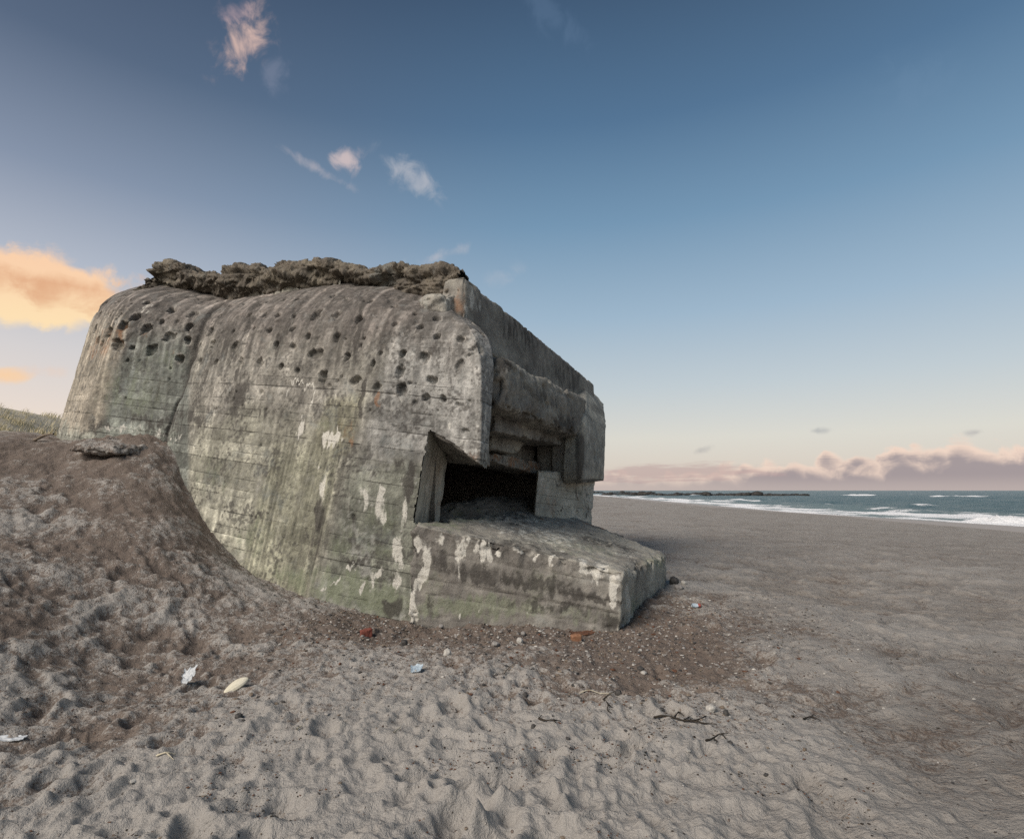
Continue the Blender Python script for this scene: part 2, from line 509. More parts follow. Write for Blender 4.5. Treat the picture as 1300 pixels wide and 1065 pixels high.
def sand_material():
    m, t, bs = new_mat('beach_sand')
    co = obj_co(t)
    deb = t.attr('debris').outputs['Fac']
    wet = t.attr('wet').outputs['Fac']
    ms = t.attr('dune').outputs['Fac']
    big = t.noise(co, 0.55, 4.0, 0.55, 0.3)
    mid = t.noise(co, 3.2, 5.0, 0.6, 0.5)
    clump = t.noise(co, 12.0, 5.0, 0.65, 0.6)
    fine = t.noise(co, 55.0, 4.0, 0.7)
    grain = t.noise(co, 230.0, 2.0, 0.7)
    damp_shade = t.attr('damp_shade').outputs['Fac']
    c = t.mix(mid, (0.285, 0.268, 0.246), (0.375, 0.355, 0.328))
    c = t.mix(t.mul(damp_shade, t.lin(mid, 0.3, 0.7, 0.75, 1.0)), c, (0.200, 0.180, 0.160))
    c = t.mix(t.mul(t.sub(grain, 0.35), 0.9), c, (0.24, 0.215, 0.19))
    # reddish-brown crushed seaweed and gravel mixed in
    dm = t.ss(t.add(deb, t.add(t.mul(t.sub(clump, 0.5), 1.5), t.mul(t.sub(fine, 0.5), 1.3))), 0.42, 0.80)
    dc = t.mix(fine, (0.062, 0.043, 0.033), (0.20, 0.155, 0.125))
    c = t.mix(t.mul(dm, 0.88), c, dc)
    dsp = t.ss(t.add(t.mul(deb, 0.10), fine), 0.66, 0.74)
    c = t.mix(t.mul(dsp, 0.85), c, (0.045, 0.033, 0.027))
    vor = t.n.new('ShaderNodeTexVoronoi'); vor.inputs['Scale'].default_value = 38.0
    t.link(co, vor.inputs['Vector'])
    vr, vg, vb = t.sep(vor.outputs['Color'])
    peb = t.mul(t.ss(vor.outputs['Distance'], 0.34, 0.24), t.ss(t.add(vr, t.mul(deb, 0.16)), 0.97, 0.985))
    pc = t.ramp(vg, [(0.0, (0.03, 0.027, 0.025)), (0.45, (0.12, 0.08, 0.06)), (0.7, (0.24, 0.21, 0.19)), (1.0, (0.55, 0.52, 0.48))])
    c = t.mix(peb, c, pc)
    c = t.mix(t.mul(ms, 0.8), c, (0.46, 0.41, 0.31))
    c = t.mix(wet, c, t.mix(mid, (0.27, 0.23, 0.20), (0.32, 0.28, 0.245)))
    t.link(c, bs.inputs['Base Color'])
    t.link(t.lin(wet, 0.0, 1.0, 0.95, 0.5), bs.inputs['Roughness'])
    dry = t.sub(1.0, wet)
    hgt = t.mul(dry, t.add(t.add(t.add(t.mul(clump, 0.7), t.mul(t.mul(damp_shade, t.noise(t.vmul(co, (1.0, 2.2, 1.0)), 6.5, 5.0, 0.65, 0.2)), 1.5)), t.mul(fine, 0.35)), t.add(t.mul(grain, 0.06), t.mul(peb, 0.25))))
    t.link(t.bump(hgt, 1.0, 0.05), bs.inputs['Normal'])
    return m

def water_material():
    m, t, bs = new_mat('sea_water')
    co = obj_co(t)
    foam = t.attr('foam').outputs['Fac']
    depth = t.attr('deep').outputs['Fac']
    n = t.noise(co, 0.9, 6.0, 0.65, 0.6)
    nf = t.noise(co, 4.0, 5.0, 0.65, 0.8)
    lace = t.m('ABSOLUTE', t.sub(t.noise(co, 0.55, 5.0, 0.6, 1.4), 0.5))
    c = t.mix(depth, (0.10, 0.14, 0.135), (0.032, 0.066, 0.070))
    c = t.mix(t.mul(t.ss(n, 0.45, 0.7), 0.5), c, (0.08, 0.13, 0.13))
    fm = t.ss(t.add(foam, t.add(t.mul(t.sub(nf, 0.5), 0.7), t.mul(t.sub(n, 0.5), 0.7))), 0.42, 0.62)
    c = t.mix(fm, c, (0.80, 0.80, 0.80))
    t.link(c, bs.inputs['Base Color'])
    t.link(t.lin(fm, 0.0, 1.0, 0.30, 0.85), bs.inputs['Roughness'])
    bs.inputs['IOR'].default_value = 1.33
    bs.inputs['Specular IOR Level'].default_value = 0.32
    t.link(t.bump(t.add(t.mul(n, 0.7), t.mul(nf, 0.3)), 0.9, 0.6), bs.inputs['Normal'])
    return m

def plain_material(name, c0, c1, scale=20.0, rough=0.8, bump=0.3, spec=0.25):
    m, t, bs = new_mat(name)
    co = obj_co(t)
    n = t.noise(co, scale, 5.0, 0.65, 0.3)
    t.link(t.mix(t.ss(n, 0.3, 0.7), c0, c1), bs.inputs['Base Color'])
    bs.inputs['Roughness'].default_value = rough
    bs.inputs['Specular IOR Level'].default_value = spec
    t.link(t.bump(n, bump, 0.01), bs.inputs['Normal'])
    return m

M_CON = concrete_material()
M_RUB = rubble_material()
M_SAND = sand_material()
M_SEA = water_material()
# ------------------------------------------------------------------ ground and sea
SEA = -1.5
def shore_x(y):
    return np.interp(y, [-200, 20, 52, 85, 126, 242, 600, 6000], [52, 48, 45.5, 41, 43.5, 48.5, 52, 60])
def berm_x(y):
    return shore_x(y) - np.interp(y, [-200, 30, 60, 85, 121, 300, 2000], [20, 19.5, 15, 13, 14, 10, 8])
def base_z(x, y):
    x = np.asarray(x, float); y = np.asarray(y, float)
    b = berm_x(y); s = shore_x(y)
    z = -0.65 * np.clip((x - 4.0) / (b - 4.0), 0, 1) ** 1.15
    z = z - (SEA * -1 - 0.65) * np.clip((x - b) / (s - b), 0, 6.0)
    dn = sstep(-x, 10.5 + 1.0 * np.sin(y * 0.11), 20.0)
    z = z + dn * (4.75 + 0.5 * np.sin(x * 0.21 + y * 0.13) + 0.35 * np.sin(y * 0.31 + 1.0)) 
    return z
CP = [(72, 557, 11.9), (108, 556, 11.3), (160, 550, 10.9), (215, 562, 10.85), (235, 596, 10.5), (255, 632, 10.15), (300, 700, 9.55),
      (345, 735, 9.1), (400, 757, 8.62), (450, 770, 8.42), (520, 787, 8.1), (590, 790, 7.85), (650, 792, 7.7), (785, 796, 7.42), (848, 743, 10.6),
      (0, 557, 10.3), (35, 556, 11.0), (60, 552, 13.0), (20, 548, 14.0), (-80, 556, 10.0), (-200, 560, 9.5),
      (100, 592, 9.7), (160, 566, 10.2), (160, 592, 9.6), (100, 640, 8.6), (100, 700, 7.5), (100, 770, 6.45), (100, 850, 5.6),
      (0, 620, 8.4), (0, 700, 6.9), (0, 800, 5.5), (0, 900, 4.6), (-150, 700, 6.6), (-150, 850, 4.8),
      (200, 610, 9.6), (200, 660, 8.6), (200, 720, 7.6), (200, 800, 6.6), (300, 780, 7.3), (300, 850, 5.75), (250, 700, 8.5), (380, 800, 7.0),
      (480, 830, 6.2), (640, 850, 5.75), (400, 900, 4.75), (200, 920, 4.5), (850, 800, 7.0), (960, 760, 8.8), (900, 870, 5.4), (1100, 800, 7.2), (1250, 850, 5.8)]
_cp = np.array([P(*c) for c in CP])
_flat = [(-1, 3, 0), (1, 3, 0), (3, 4, 0), (-3, 3, 0.05), (0, 1, 0), (5, 2, 0), (0, -2, 0), (-4, 1, .1), (4, 9, 0), (5, 12, -.02), (4, 14, 0), (6, 16, -.05), (2, 17, 0), (0, 16, .3), (-3, 17, 1.0), (-7, 17, 2.4), (8, 8, -.1), (-12, 6, 1.7), (-9, 2, 0.7)]
_cp = np.concatenate([_cp, np.array(_flat, float)])
def _kern(d, l=4.2):
    q = 1.732 * d / l
    return (1 + q) * np.exp(-q)
_K = _kern(np.linalg.norm(_cp[:, None, :2] - _cp[None, :, :2], axis=-1)) + np.eye(len(_cp)) * 2e-3
_wt = np.linalg.solve(_K, _cp[:, 2] - base_z(_cp[:, 0], _cp[:, 1]))
def ground0(x, y):
    x = np.asarray(x, float); y = np.asarray(y, float)
    z = base_z(x, y)
    near = (np.hypot(x, y - 7) < 34)
    zz = np.zeros(x.shape)
    xs, ys = x[near], y[near]
    acc = np.zeros(xs.shape)
    for (cx, cy, _), w in zip(_cp, _wt):
        acc += w * _kern(np.hypot(xs - cx, ys - cy))
    zz[near] = acc * sstep(np.hypot(xs, ys - 7), 34, 22)
    return z + zz
def ground_detail(x, y):
    r = np.hypot(x, y)
    lod = np.clip(16.0 / np.maximum(r, 1), 0.25, 1)
    right = sstep(x - 0.18 * (y - 6), 1.2, 4.0)         # smoother wind-rippled sand on the sea side
    dune = sstep(-x, 9.5, 12)
    wx = x + 0.16 * vn2(x / 0.7, y / 0.7, 5); wy = y + 0.16 * vn2(x / 0.7, y / 0.7, 6)
    rg = lambda n_: 1 - np.sqrt(n_ * n_ + 0.08)
    a = rg(vn2(wx / 0.42, wy / 0.36, 21))
    b = rg(vn2(wx / 0.19 + 3, wy / 0.17, 22))
    c = vn2(x / 0.07, y / 0.07, 23)
    l = vn2(x / 1.5, y / 1.5, 24)
    g1 = fbm2(wx / 0.24, wy / 0.21, 3, 27)
    g2_ = 1 - np.abs(vn2(wx / 0.11 + 5, wy / 0.10, 28))
    am = (1 + 0.15 * sstep(-x - 0.35 * y, 0.0, 1.5)) * (0.55 + 0.75 * sstep(vn2(x / 1.1, y / 0.9, 29), -0.5, 0.6))
    zt = am * (0.030 * (a - 0.6) + 0.028 * (b - 0.6) + 0.040 * g1 + 0.020 * (g2_ - .6)) + 0.013 * c + 0.009 * vn2(x / 0.035, y / 0.035, 26) + 0.055 * l
    ang = 0.50
    xr = x * math.cos(ang) + y * math.sin(ang); yr = -x * math.sin(ang) + y * math.cos(ang)
    yr = yr + 0.07 * vn2(x / 0.5, y / 0.5, 8)
    e = rg(vn2(xr / 0.42, yr / 0.135, 31))
    f = vn2(x / 0.33, y / 0.28, 33)
    k = vn2(xr / 0.16, yr / 0.08, 35)
    zr = 0.072 * (e - 0.6) + 0.022 * f + 0.008 * k + 0.005 * c + 0.05 * l
    far = (vn2(x / 0.62, y / 0.5, 36) * 0.035 - 0.045 * sstep(vn2(x / 0.45, y / 0.4, 38), 0.15, 0.6)) * sstep(r, 7, 14)
    z = (zt * (1 - right) + zr * right + far) * lod
    z = z * (1 - sstep(x, berm_x(y) - 0.6, berm_x(y) + 0.4))
    return z * (1 - 0.5 * dune)

az_d = np.linspace(R(-47), R(47), 700)
az_r = np.concatenate([np.linspace(R(-180), R(-47), 70)[:-1], az_d, np.linspace(R(47), R(180), 70)[1:-1]])
rr = np.concatenate([np.exp(np.arange(math.log(1.3), math.log(13.5), 0.0040)), np.exp(np.arange(math.log(13.6), math.log(60), 0.012)),
                     np.exp(np.arange(math.log(60.5), math.log(9000), 0.05))])
AZ, RR = np.meshgrid(az_r, rr)
gx = RR * np.sin(AZ); gy = RR * np.cos(AZ)
gz = ground0(gx, gy)
near_rows = rr < 75
gd = np.zeros_like(gz)
gd[near_rows] = ground_detail(gx[near_rows], gy[near_rows])
# trodden footprints
def stamp(cx, cy, a, la, lb, dep):
    rc = math.hypot(cx, cy); ac = math.atan2(cx, cy); ext = 2.2 * la
    i0, i1 = np.searchsorted(rr, [rc - ext, rc + ext])
    j0, j1 = np.searchsorted(az_r, [ac - ext / rc, ac + ext / rc])
    if i1 <= i0 or j1 <= j0: return
    sx_ = gx[i0:i1, j0:j1] - cx; sy_ = gy[i0:i1, j0:j1] - cy
    p = (sx_ * math.cos(a) + sy_ * math.sin(a)) / la; q = (-sx_ * math.sin(a) + sy_ * math.cos(a)) / lb
    d2 = p * p + q * q + 0.25 * p * q * q
    d = np.sqrt(np.maximum(d2, 0))
    gd[i0:i1, j0:j1] += -dep * np.exp(-d2 ** 1.5 * 1.1) + 0.42 * dep * np.exp(-((d - 1.35) / 0.35) ** 2)
prng = random.Random(5)
for i in range(330):
    rc = math.exp(prng.uniform(math.log(2.6), math.log(10.5))); ac = prng.uniform(R(-47), R(47))
    cx, cy = rc * math.sin(ac), rc * math.cos(ac)
    if cx - 0.18 * (cy - 6) > 1.6 and prng.random() < 0.82: continue
    stamp(cx, cy, prng.uniform(-0.9, 0.9) + 1.2, prng.uniform(0.09, 0.20), prng.uniform(0.06, 0.12), prng.uniform(0.012, 0.05))
for u, v, s in [(100, 925, .17), (65, 968, .08), (255, 925, .14), (40, 890, .2), (120, 868, .2), (245, 950, .13), (30, 915, .18), (190, 905, .13), (300, 876, .12), (575, 945, .12), (690, 960, .12)]:
    p_ = P(u, v, CAMZ / max(1e-3, -(pdir(u, v)[2] / pdir(u, v)[1])))
    stamp(p_[0], p_[1], 0.3, s, s * 0.6, 0.035)
gz2 = gz + gd
verts = np.stack([gx, gy, gz2], -1).reshape(-1, 3)
nr, nc = gx.shape
quads = grid_quads(nr, nc, 0, True)
ctr = len(verts)
verts = np.concatenate([verts, [[0, 0, float(gz2[0].mean())]]])
tris = np.stack([np.full(nc, ctr), (np.arange(nc) + 1) % nc, np.arange(nc)], -1)
quads = quads[:, ::-1]
tris = tris[:, ::-1]
me = mesh_from('beach', verts, quads, tris)
X, Y, Z = verts[:, 0], verts[:, 1], verts[:, 2]
UU, VV = proj(np.stack([gx, gy, gz], -1).reshape(-1, 3)); UU = np.append(UU, 650); VV = np.append(VV, 2000)
z0 = np.append(gz.ravel(), 0.0)
rX = np.hypot(X, Y)
deb = 0.25 + 0.52 * sstep(z0, 0.0, 0.9) * sstep(X, 0, -1.5)
dwall = np.hypot(np.maximum(np.abs(X + 0.2) - 1.6, 0), np.maximum(np.abs(Y - 8.6 + 0.3 * X) - 0.9, 0))
deb += 0.22 * np.exp(-(dwall / 2.8) ** 2) + 0.14 * np.exp(-(dwall / 1.1) ** 2)
deb += 0.38 * np.exp(-((rX - 6.9) / 1.9) ** 2) * sstep(X, 3.4, 1.4)
deb += 0.16 * sstep(Y, 8, 15) * sstep(X, 1, 4)
deb += (0.28 - 0.22 * sstep(X - 0.2 * Y, 0.5, 2.5)) * fbm2(X / 1.7, Y / 1.1, 3, 61) + 0.16 * vn2(X / 0.5, Y / 0.4, 64)
deb -= 0.20 * sstep(rX, 5.2, 4.0)
deb[:-1] -= (5.5 - 2.5 * sstep(X[:-1] - 0.2 * Y[:-1], -0.5, 1.0)) * np.clip(gd.ravel(), -0.07, 0.05) * (rX[:-1] < 14)      # seaweed crumbs and painted shade darken the hollows
bx_ = berm_x(Y)
wet = sstep(X, bx_ - 0.5 + 1.2 * vn2(Y / 9, X / 30, 71), bx_ + 0.8 + 1.2 * vn2(Y / 9, X / 30, 71))
deb = deb * (1 - sstep(-X, 11.5, 13.0))
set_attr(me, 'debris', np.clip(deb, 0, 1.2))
set_attr(me, 'wet', wet)
damp_shade = -6.0 * np.append(np.clip(gd.ravel(), -0.05, 0.05), 0) * (rX < 40) * sstep(X - 0.25 * Y, -0.5, 1.0) + sstep(X - 0.25 * (Y - 4) + 0.9 * fbm2(X / 1.6, Y / 1.3, 3, 401), 0.2, 3.2) * (0.62 + 0.30 * fbm2(X / 0.9, Y / 0.35, 3, 405)) * (1 - 0.35 * sstep(rX, 5.0, 3.6))  # first term paints shade into the ripple hollows, second is damp sand
set_attr(me, 'damp_shade', np.clip(np.maximum(damp_shade, 0.55 * sstep(Y, 11, 18) * sstep(X, -2, 1)), 0, 1))
set_attr(me, 'dune', sstep(-X, 11, 14))
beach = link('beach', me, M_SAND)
beach['kind'] = 'structure'
_gzi = gz2
def ground_at(x, y):
    r = math.hypot(x, y); a = math.atan2(x, y)
    i = min(max(int(np.searchsorted(rr, r)), 1), nr - 1); j = min(max(int(np.searchsorted(az_r, a)), 1), nc - 1)
    fi = (r - rr[i - 1]) / (rr[i] - rr[i - 1]); fj = (a - az_r[j - 1]) / (az_r[j] - az_r[j - 1])
    return float((gz2[i - 1, j - 1] * (1 - fi) + gz2[i, j - 1] * fi) * (1 - fj) + (gz2[i - 1, j] * (1 - fi) + gz2[i, j] * fi) * fj)
def on_ground(u, v):        # where the view through (u, v) meets the sand
    k = pdir(u, v); k = k / k[1]
    lo = 1.5
    d = lo
    while d < 80:
        p = k * d
        if p[2] + CAMZ < ground_at(p[0], p[1]):
            break
        d += 0.03 if d < 14 else 0.3
    for _ in range(8):
        p = k * d
        d += (p[2] + CAMZ - ground_at(p[0], p[1])) * 0.0
    p = k * d
    return np.array([p[0], p[1], ground_at(p[0], p[1])])

# ---- the sea: a sheet of real swell, fine near the shore and coarse at the horizon
sa = np.concatenate([np.linspace(R(2.5), R(46), 330), np.linspace(R(46.5), R(120), 50)])
sr = np.concatenate([np.exp(np.arange(math.log(34), math.log(420), 0.0105)), np.exp(np.arange(math.log(425), math.log(25000), 0.06))])
SA, SR = np.meshgrid(sa, sr)
wx = SR * np.sin(SA); wy = SR * np.cos(SA)
off = wx - shore_x(wy)                                   # metres out from the waterline
ph = off + 3.0 * fbm2(wx / 30, wy / 45, 3, 81)
amp = 0.34 * sstep(off, 3, 30) * np.clip(260 / SR, 0.15, 1)
def crest(t): 
    return (0.5 + 0.5 * np.sin(t)) ** 2.4
sw = crest(ph * 2 * math.pi / 17.0) * (0.55 + 0.7 * (0.5 + 0.5 * vn2(wx / 40, wy / 26, 83)))
chop = fbm2(wx / 3.2, wy / 5.5, 4, 85)
chop2 = fbm2(wx / 9.0, wy / 14.0, 3, 86)
wz = SEA + amp * (1.5 * sw - 0.35) + 0.20 * chop * sstep(off, 2, 16) * np.clip(140 / SR, 0.2, 1) + 0.25 * chop2 * sstep(off, 4, 20) * np.clip(300 / SR, 0.1, 1)
wz = np.where(off < 0, SEA + 0.0 * off + 0.02, wz)
foam = np.zeros_like(wz)
fringe = vn2(wy / 14, wx / 14, 88); f2 = fbm2(wx / 5.0, wy / 9.0, 4, 89)
foam += 0.95 * sstep(off, -3.0 + 2.5 * fringe, 0.0 + 2.5 * fringe) * sstep(off, 26 + 10 * fringe, 4 + 3 * fringe) * (0.72 + 0.75 * f2)
for c0, wdt, s in [(9, 1.6, .6), (16, 2.0, .55), (25, 2.2, .6), (38, 2.5, .35)]:
    foam += s * np.exp(-((off - c0 - 4 * fbm2(wy / 26, wx / 60, 3, 90 + c0)) / wdt) ** 2) * sstep(vn2(wy / 22, wx / 30, 95 + c0) + 0.35, 0, .5)
foam += 0.42 * sstep(sw * amp, 0.28, 0.42) * sstep(f2, 0.1, 0.5)
def whitecap(u, v, lu, hgt, dw=2.0, s=1.0):
    k = pdir(u, v); d = (SEA - CAMZ) / (k[2] / k[1]); p = k / k[1] * d
    L = lu / FP * d
    b = np.exp(-((wx - p[0]) / (L * 0.6)) ** 4) if False else np.exp(-(((wx - p[0]) * math.cos(0.0)) / L) ** 4)
    c = np.exp(-((wy - p[1]) / dw) ** 2)
    return b * c, d
for u, v, lu, hgt, dw, s in [(1275, 664, 40, 0.95, 1.6, 1.3), (1090, 629.5, 20, 1.3, 9, 1.2), (1215, 631, 34, 1.0, 8, 1.1), (1150, 628, 7, 1.0, 12, .9), (1010, 627.5, 8, 1.6, 12, 1.0),
                             (945, 636, 18, 0.7, 4, .9), (880, 629, 10, 1.3, 10, .9), (1060, 640, 14, .3, 3, .5), (1185, 643, 22, .3, 2.5, .5), (1120, 647, 20, .25, 2.0, .55)]:
    b, d = whitecap(u, v, lu, hgt, dw)
    rag = 0.6 + 0.55 * fbm2(wx / (d * 0.012), wy / (d * 0.012), 4, 99)
    wz += hgt * b * rag
    foam += s * b * (0.75 + 0.5 * rag)
me = mesh_from('sea', np.stack([wx, wy, wz], -1), grid_quads(*wx.shape)[:, ::-1])
set_attr(me, 'foam', np.clip(foam, 0, 1.4))
set_attr(me, 'deep', sstep(off, 4, 40))
sea = link('sea', me, M_SEA)
sea['kind'] = 'structure'
# ------------------------------------------------------------------ the bunker
bunker = empty('bunker', (-2.5, 10.0, 0.0))
tag(bunker, 'huge tilted weathered concrete gun bunker half sunk in the beach sand', 'bunker')

PITS = [(121, 417, 5), (126, 400, 5), (139, 400, 5), (149, 402, 5), (135, 383, 5), (149, 383, 5), (162, 383, 5), (113, 438, 6), (124, 433, 6), (137, 422, 6), (128, 438, 5),
        (171, 402, 6), (156, 413, 7), (184, 417, 6), (149, 437, 6), (187, 384, 5), (218, 393, 6), (204, 408, 6), (215, 427, 7), (245, 399, 6), (240, 415, 6), (239, 432, 6), (193, 444, 7), (228, 455, 7), (167, 442, 4),
        (267, 421, 5), (254, 438, 5), (270, 437, 5), (254, 458, 4), (274, 459, 5), (279, 401, 5), (296, 420, 5), (298, 439, 6), (304, 460, 6), (321, 417, 6), (334, 399, 6), (315, 400, 5), (341, 419, 5),
        (329, 460, 5), (350, 437, 6), (357, 465, 6), (352, 400, 5), (372, 401, 6), (371, 417, 6), (372, 440, 5), (378, 471, 6), (391, 426, 6), (401, 399, 6.5), (426, 400, 6), (401, 449, 7.5), (410, 478, 8),
        (427, 428, 7), (440, 453, 8), (455, 405, 6), (462, 430, 4), (450, 483, 7), (473, 461, 6), (478, 491, 8.5), (501, 411, 4), (533, 414, 7), (511, 449, 8), (540, 453, 6), (508, 472, 7), (511, 495, 8),
        (540, 505, 7), (546, 481, 6), (422, 375, 5), (439, 380, 5), (471, 382, 5.5), (340, 383, 5), (360, 381, 5), (377, 380, 5), (309, 386, 4), (293, 388, 4), (550, 482, 8), (527, 511, 3), (563, 506, 7),
        (582, 464, 6), (585, 488, 6), (596, 511, 4.5), (609, 443, 6), (605, 532, 4.5), (569, 537, 6), (591, 547, 5), (611, 423, 5), (555, 404, 6), (527, 398, 5), (555, 427, 7), (500, 388, 5), (585, 430, 5),
        (405, 513, 2), (470, 520, 2.5), (432, 515, 2.5), (300, 497, 2.5), (338, 520, 2), (269, 515, 2.5), (500, 540, 2.5), (215, 482, 2), (160, 505, 2), (255, 555, 1.8), (278, 558, 1.8), (303, 562, 1.8), (330, 566, 1.8),
        (262, 590, 1.6), (285, 613, 1.6), (316, 622, 1.6), (449, 655, 3), (270, 575, 1.6), (292, 578, 1.6)]
_pr = random.Random(77)
PITS += [(_pr.uniform(265, 610), _pr.uniform(372, 525), _pr.uniform(1.6, 3.6)) for _ in range(44)] + [(_pr.uniform(135, 240), _pr.uniform(378, 470), _pr.uniform(1.2, 2.6)) for _ in range(10)]
WPITS = [(722, 506, 4), (751, 533, 3.5), (748, 564, 3.5), (755, 578, 3.5), (744, 590, 3.5), (760, 590, 3.5), (751, 602, 3.5), (764, 565, 3), (769, 562, 3), (764, 536, 3.5), (767, 580, 3), (726, 494, 4), (764, 522, 3), (740, 516, 3),
         (640, 495, 4), (655, 505, 4), (675, 500, 4.5), (695, 515, 4), (660, 478, 4), (690, 492, 4)]

# control columns of the side wall: eight stations from below the sand, up the face, over the rounded shoulder
COLS = [
 ('R',  [(140, 640, 15.2), (148, 556, 15.2), (158, 505, 15.2), (172, 440, 15.2), (180, 412, 15.2), (188, 395, 15.2), (200, 380, 15.2), (215, 370, 15.4)]),
 ('A0', [(52, 640, 12.95), (71, 555, 12.9), (86, 505, 12.9), (107, 436, 12.9), (116, 407, 12.92), (128, 387, 13.0), (148, 373, 13.2), (178, 363, 13.7)]),
 ('AB', [(74, 640, 11.35), (99, 555, 11.35), (114, 508, 11.35), (137, 445, 11.35), (148, 414, 11.4), (156, 394, 11.55), (176, 374, 11.95), (205, 363, 12.7)]),
 ('B1', [(130, 640, 11.15), (153, 552, 11.15), (168, 508, 11.15), (189, 450, 11.15), (199, 416, 11.2), (206, 396, 11.35), (220, 378, 11.8), (240, 368, 12.5)]),
 ('BC', [(183, 650, 10.95), (213, 549, 10.95), (226, 510, 10.95), (244, 455, 10.95), (255, 420, 11.0), (264, 400, 11.15), (280, 384, 11.6), (296, 375, 12.2)]),
 ('C0', [(192, 660, 10.6), (221, 560, 10.65), (234, 510, 10.68), (252, 455, 10.72), (262, 422, 10.8), (271, 402, 11.0), (287, 384, 11.5), (302, 376, 12.1)]),
 ('C1', [(236, 720, 9.65), (262, 630, 9.68), (285, 540, 9.72), (308, 455, 9.78), (317, 420, 9.9), (325, 398, 10.15), (337, 380, 10.6), (352, 371, 11.2)]),
 ('C2', [(330, 800, 8.85), (358, 690, 8.85), (390, 560, 8.87), (411, 455, 8.92), (418, 416, 9.05), (424, 390, 9.3), (434, 369, 9.75), (446, 358, 10.3)]),
 ('D1', [(385, 820, 8.42), (414, 690, 8.42), (445, 560, 8.44), (468, 455, 8.5), (475, 416, 8.62), (480, 391, 8.85), (486, 374, 9.2), (493, 364, 9.7)]),
 ('D2', [(497, 830, 8.12), (521, 680, 8.12), (543, 555, 8.13), (553, 470, 8.16), (557, 430, 8.22), (559, 405, 8.42), (559, 390, 8.75), (558, 380, 9.2)]),
 ('D3', [(583, 830, 7.84), (598, 680, 7.84), (609, 585, 7.84), (611, 500, 7.84), (609, 452, 7.88), (602, 425, 8.02), (590, 409, 8.3), (578, 398, 8.8)]),
 ('D4', [(608, 830, 8.15), (614, 680, 8.15), (619, 590, 8.15), (626, 505, 8.15), (628, 462, 8.18), (624, 437, 8.3), (613, 419, 8.5), (597, 405, 8.95)]),
 ('D5', None),
]
cols = {}
for nme, c in COLS:
    if c is not None:
        cols[nme] = np.array([P(*q) for q in c])
cols['D5'] = cols['D4'] + np.array([-E2[0] * 1.1 + 0.04, -E2[1] * 1.1 + 0.1, 0])
def catmull(pts, ts, n):
    """pts (k, m, 3) along axis 0, knots ts; n samples uniformly in knot space -> (n, m, 3)"""
    x = np.linspace(ts[0], ts[-1], n)
    return catmull_at(pts, ts, x)
def catmull_at(pts, ts, x):
    k = len(ts)
    i = np.clip(np.searchsorted(ts, x, side='right') - 1, 0, k - 2)
    sh = (slice(None),) + (None,) * (pts.ndim - 1)
    h = (ts[i + 1] - ts[i])[sh]
    t = ((x - ts[i]) / (ts[i + 1] - ts[i]))[sh]
    d = np.zeros_like(pts)
    for a in range(k):
        if a == 0: d[a] = (pts[1] - pts[0]) / (ts[1] - ts[0])
        elif a == k - 1: d[a] = (pts[-1] - pts[-2]) / (ts[-1] - ts[-2])
        else:
            h0 = ts[a] - ts[a - 1]; h1 = ts[a + 1] - ts[a]
            s0 = (pts[a] - pts[a - 1]) / h0; s1 = (pts[a + 1] - pts[a]) / h1
            d[a] = (s0 * h1 + s1 * h0) / (h0 + h1)
    p0, p1, d0, d1 = pts[i], pts[i + 1], d[i], d[i + 1]
    return (2 * t**3 - 3 * t**2 + 1) * p0 + (t**3 - 2 * t**2 + t) * h * d0 + (-2 * t**3 + 3 * t**2) * p1 + (t**3 - t**2) * h * d1
def loft(names, dens):
    arr = np.stack([cols[n] for n in names])         # (k, 8, 3)
    seg = np.linalg.norm(np.diff(arr[:, 3], axis=0), axis=-1)
    ts = np.concatenate([[0], np.cumsum(np.maximum(seg, 0.05))])
    return catmull(arr, ts, max(3, int(ts[-1] / dens)))
DENS = 0.0155
parts_ = [loft(['R', 'A0'], 0.05), loft(['A0', 'AB'], DENS), loft(['AB', 'B1', 'BC'], DENS), loft(['BC', 'C0'], 0.03), loft(['C0', 'C1', 'C2', 'D1', 'D2', 'D3'], DENS), loft(['D3', 'D4'], DENS), loft(['D4', 'D5'], 0.04)]
ctrl = np.concatenate([parts_[0]] + [p[1:] for p in parts_[1:]])       # (Ns, 8, 3)
ctrl = ctrl.transpose(1, 0, 2)
tlen = np.concatenate([[0], np.cumsum(np.linalg.norm(np.diff(ctrl, axis=0), axis=-1).mean(1))])
G = catmull(ctrl, tlen, int(tlen[-1] / 0.0158))                        # (Nt, Ns, 3)
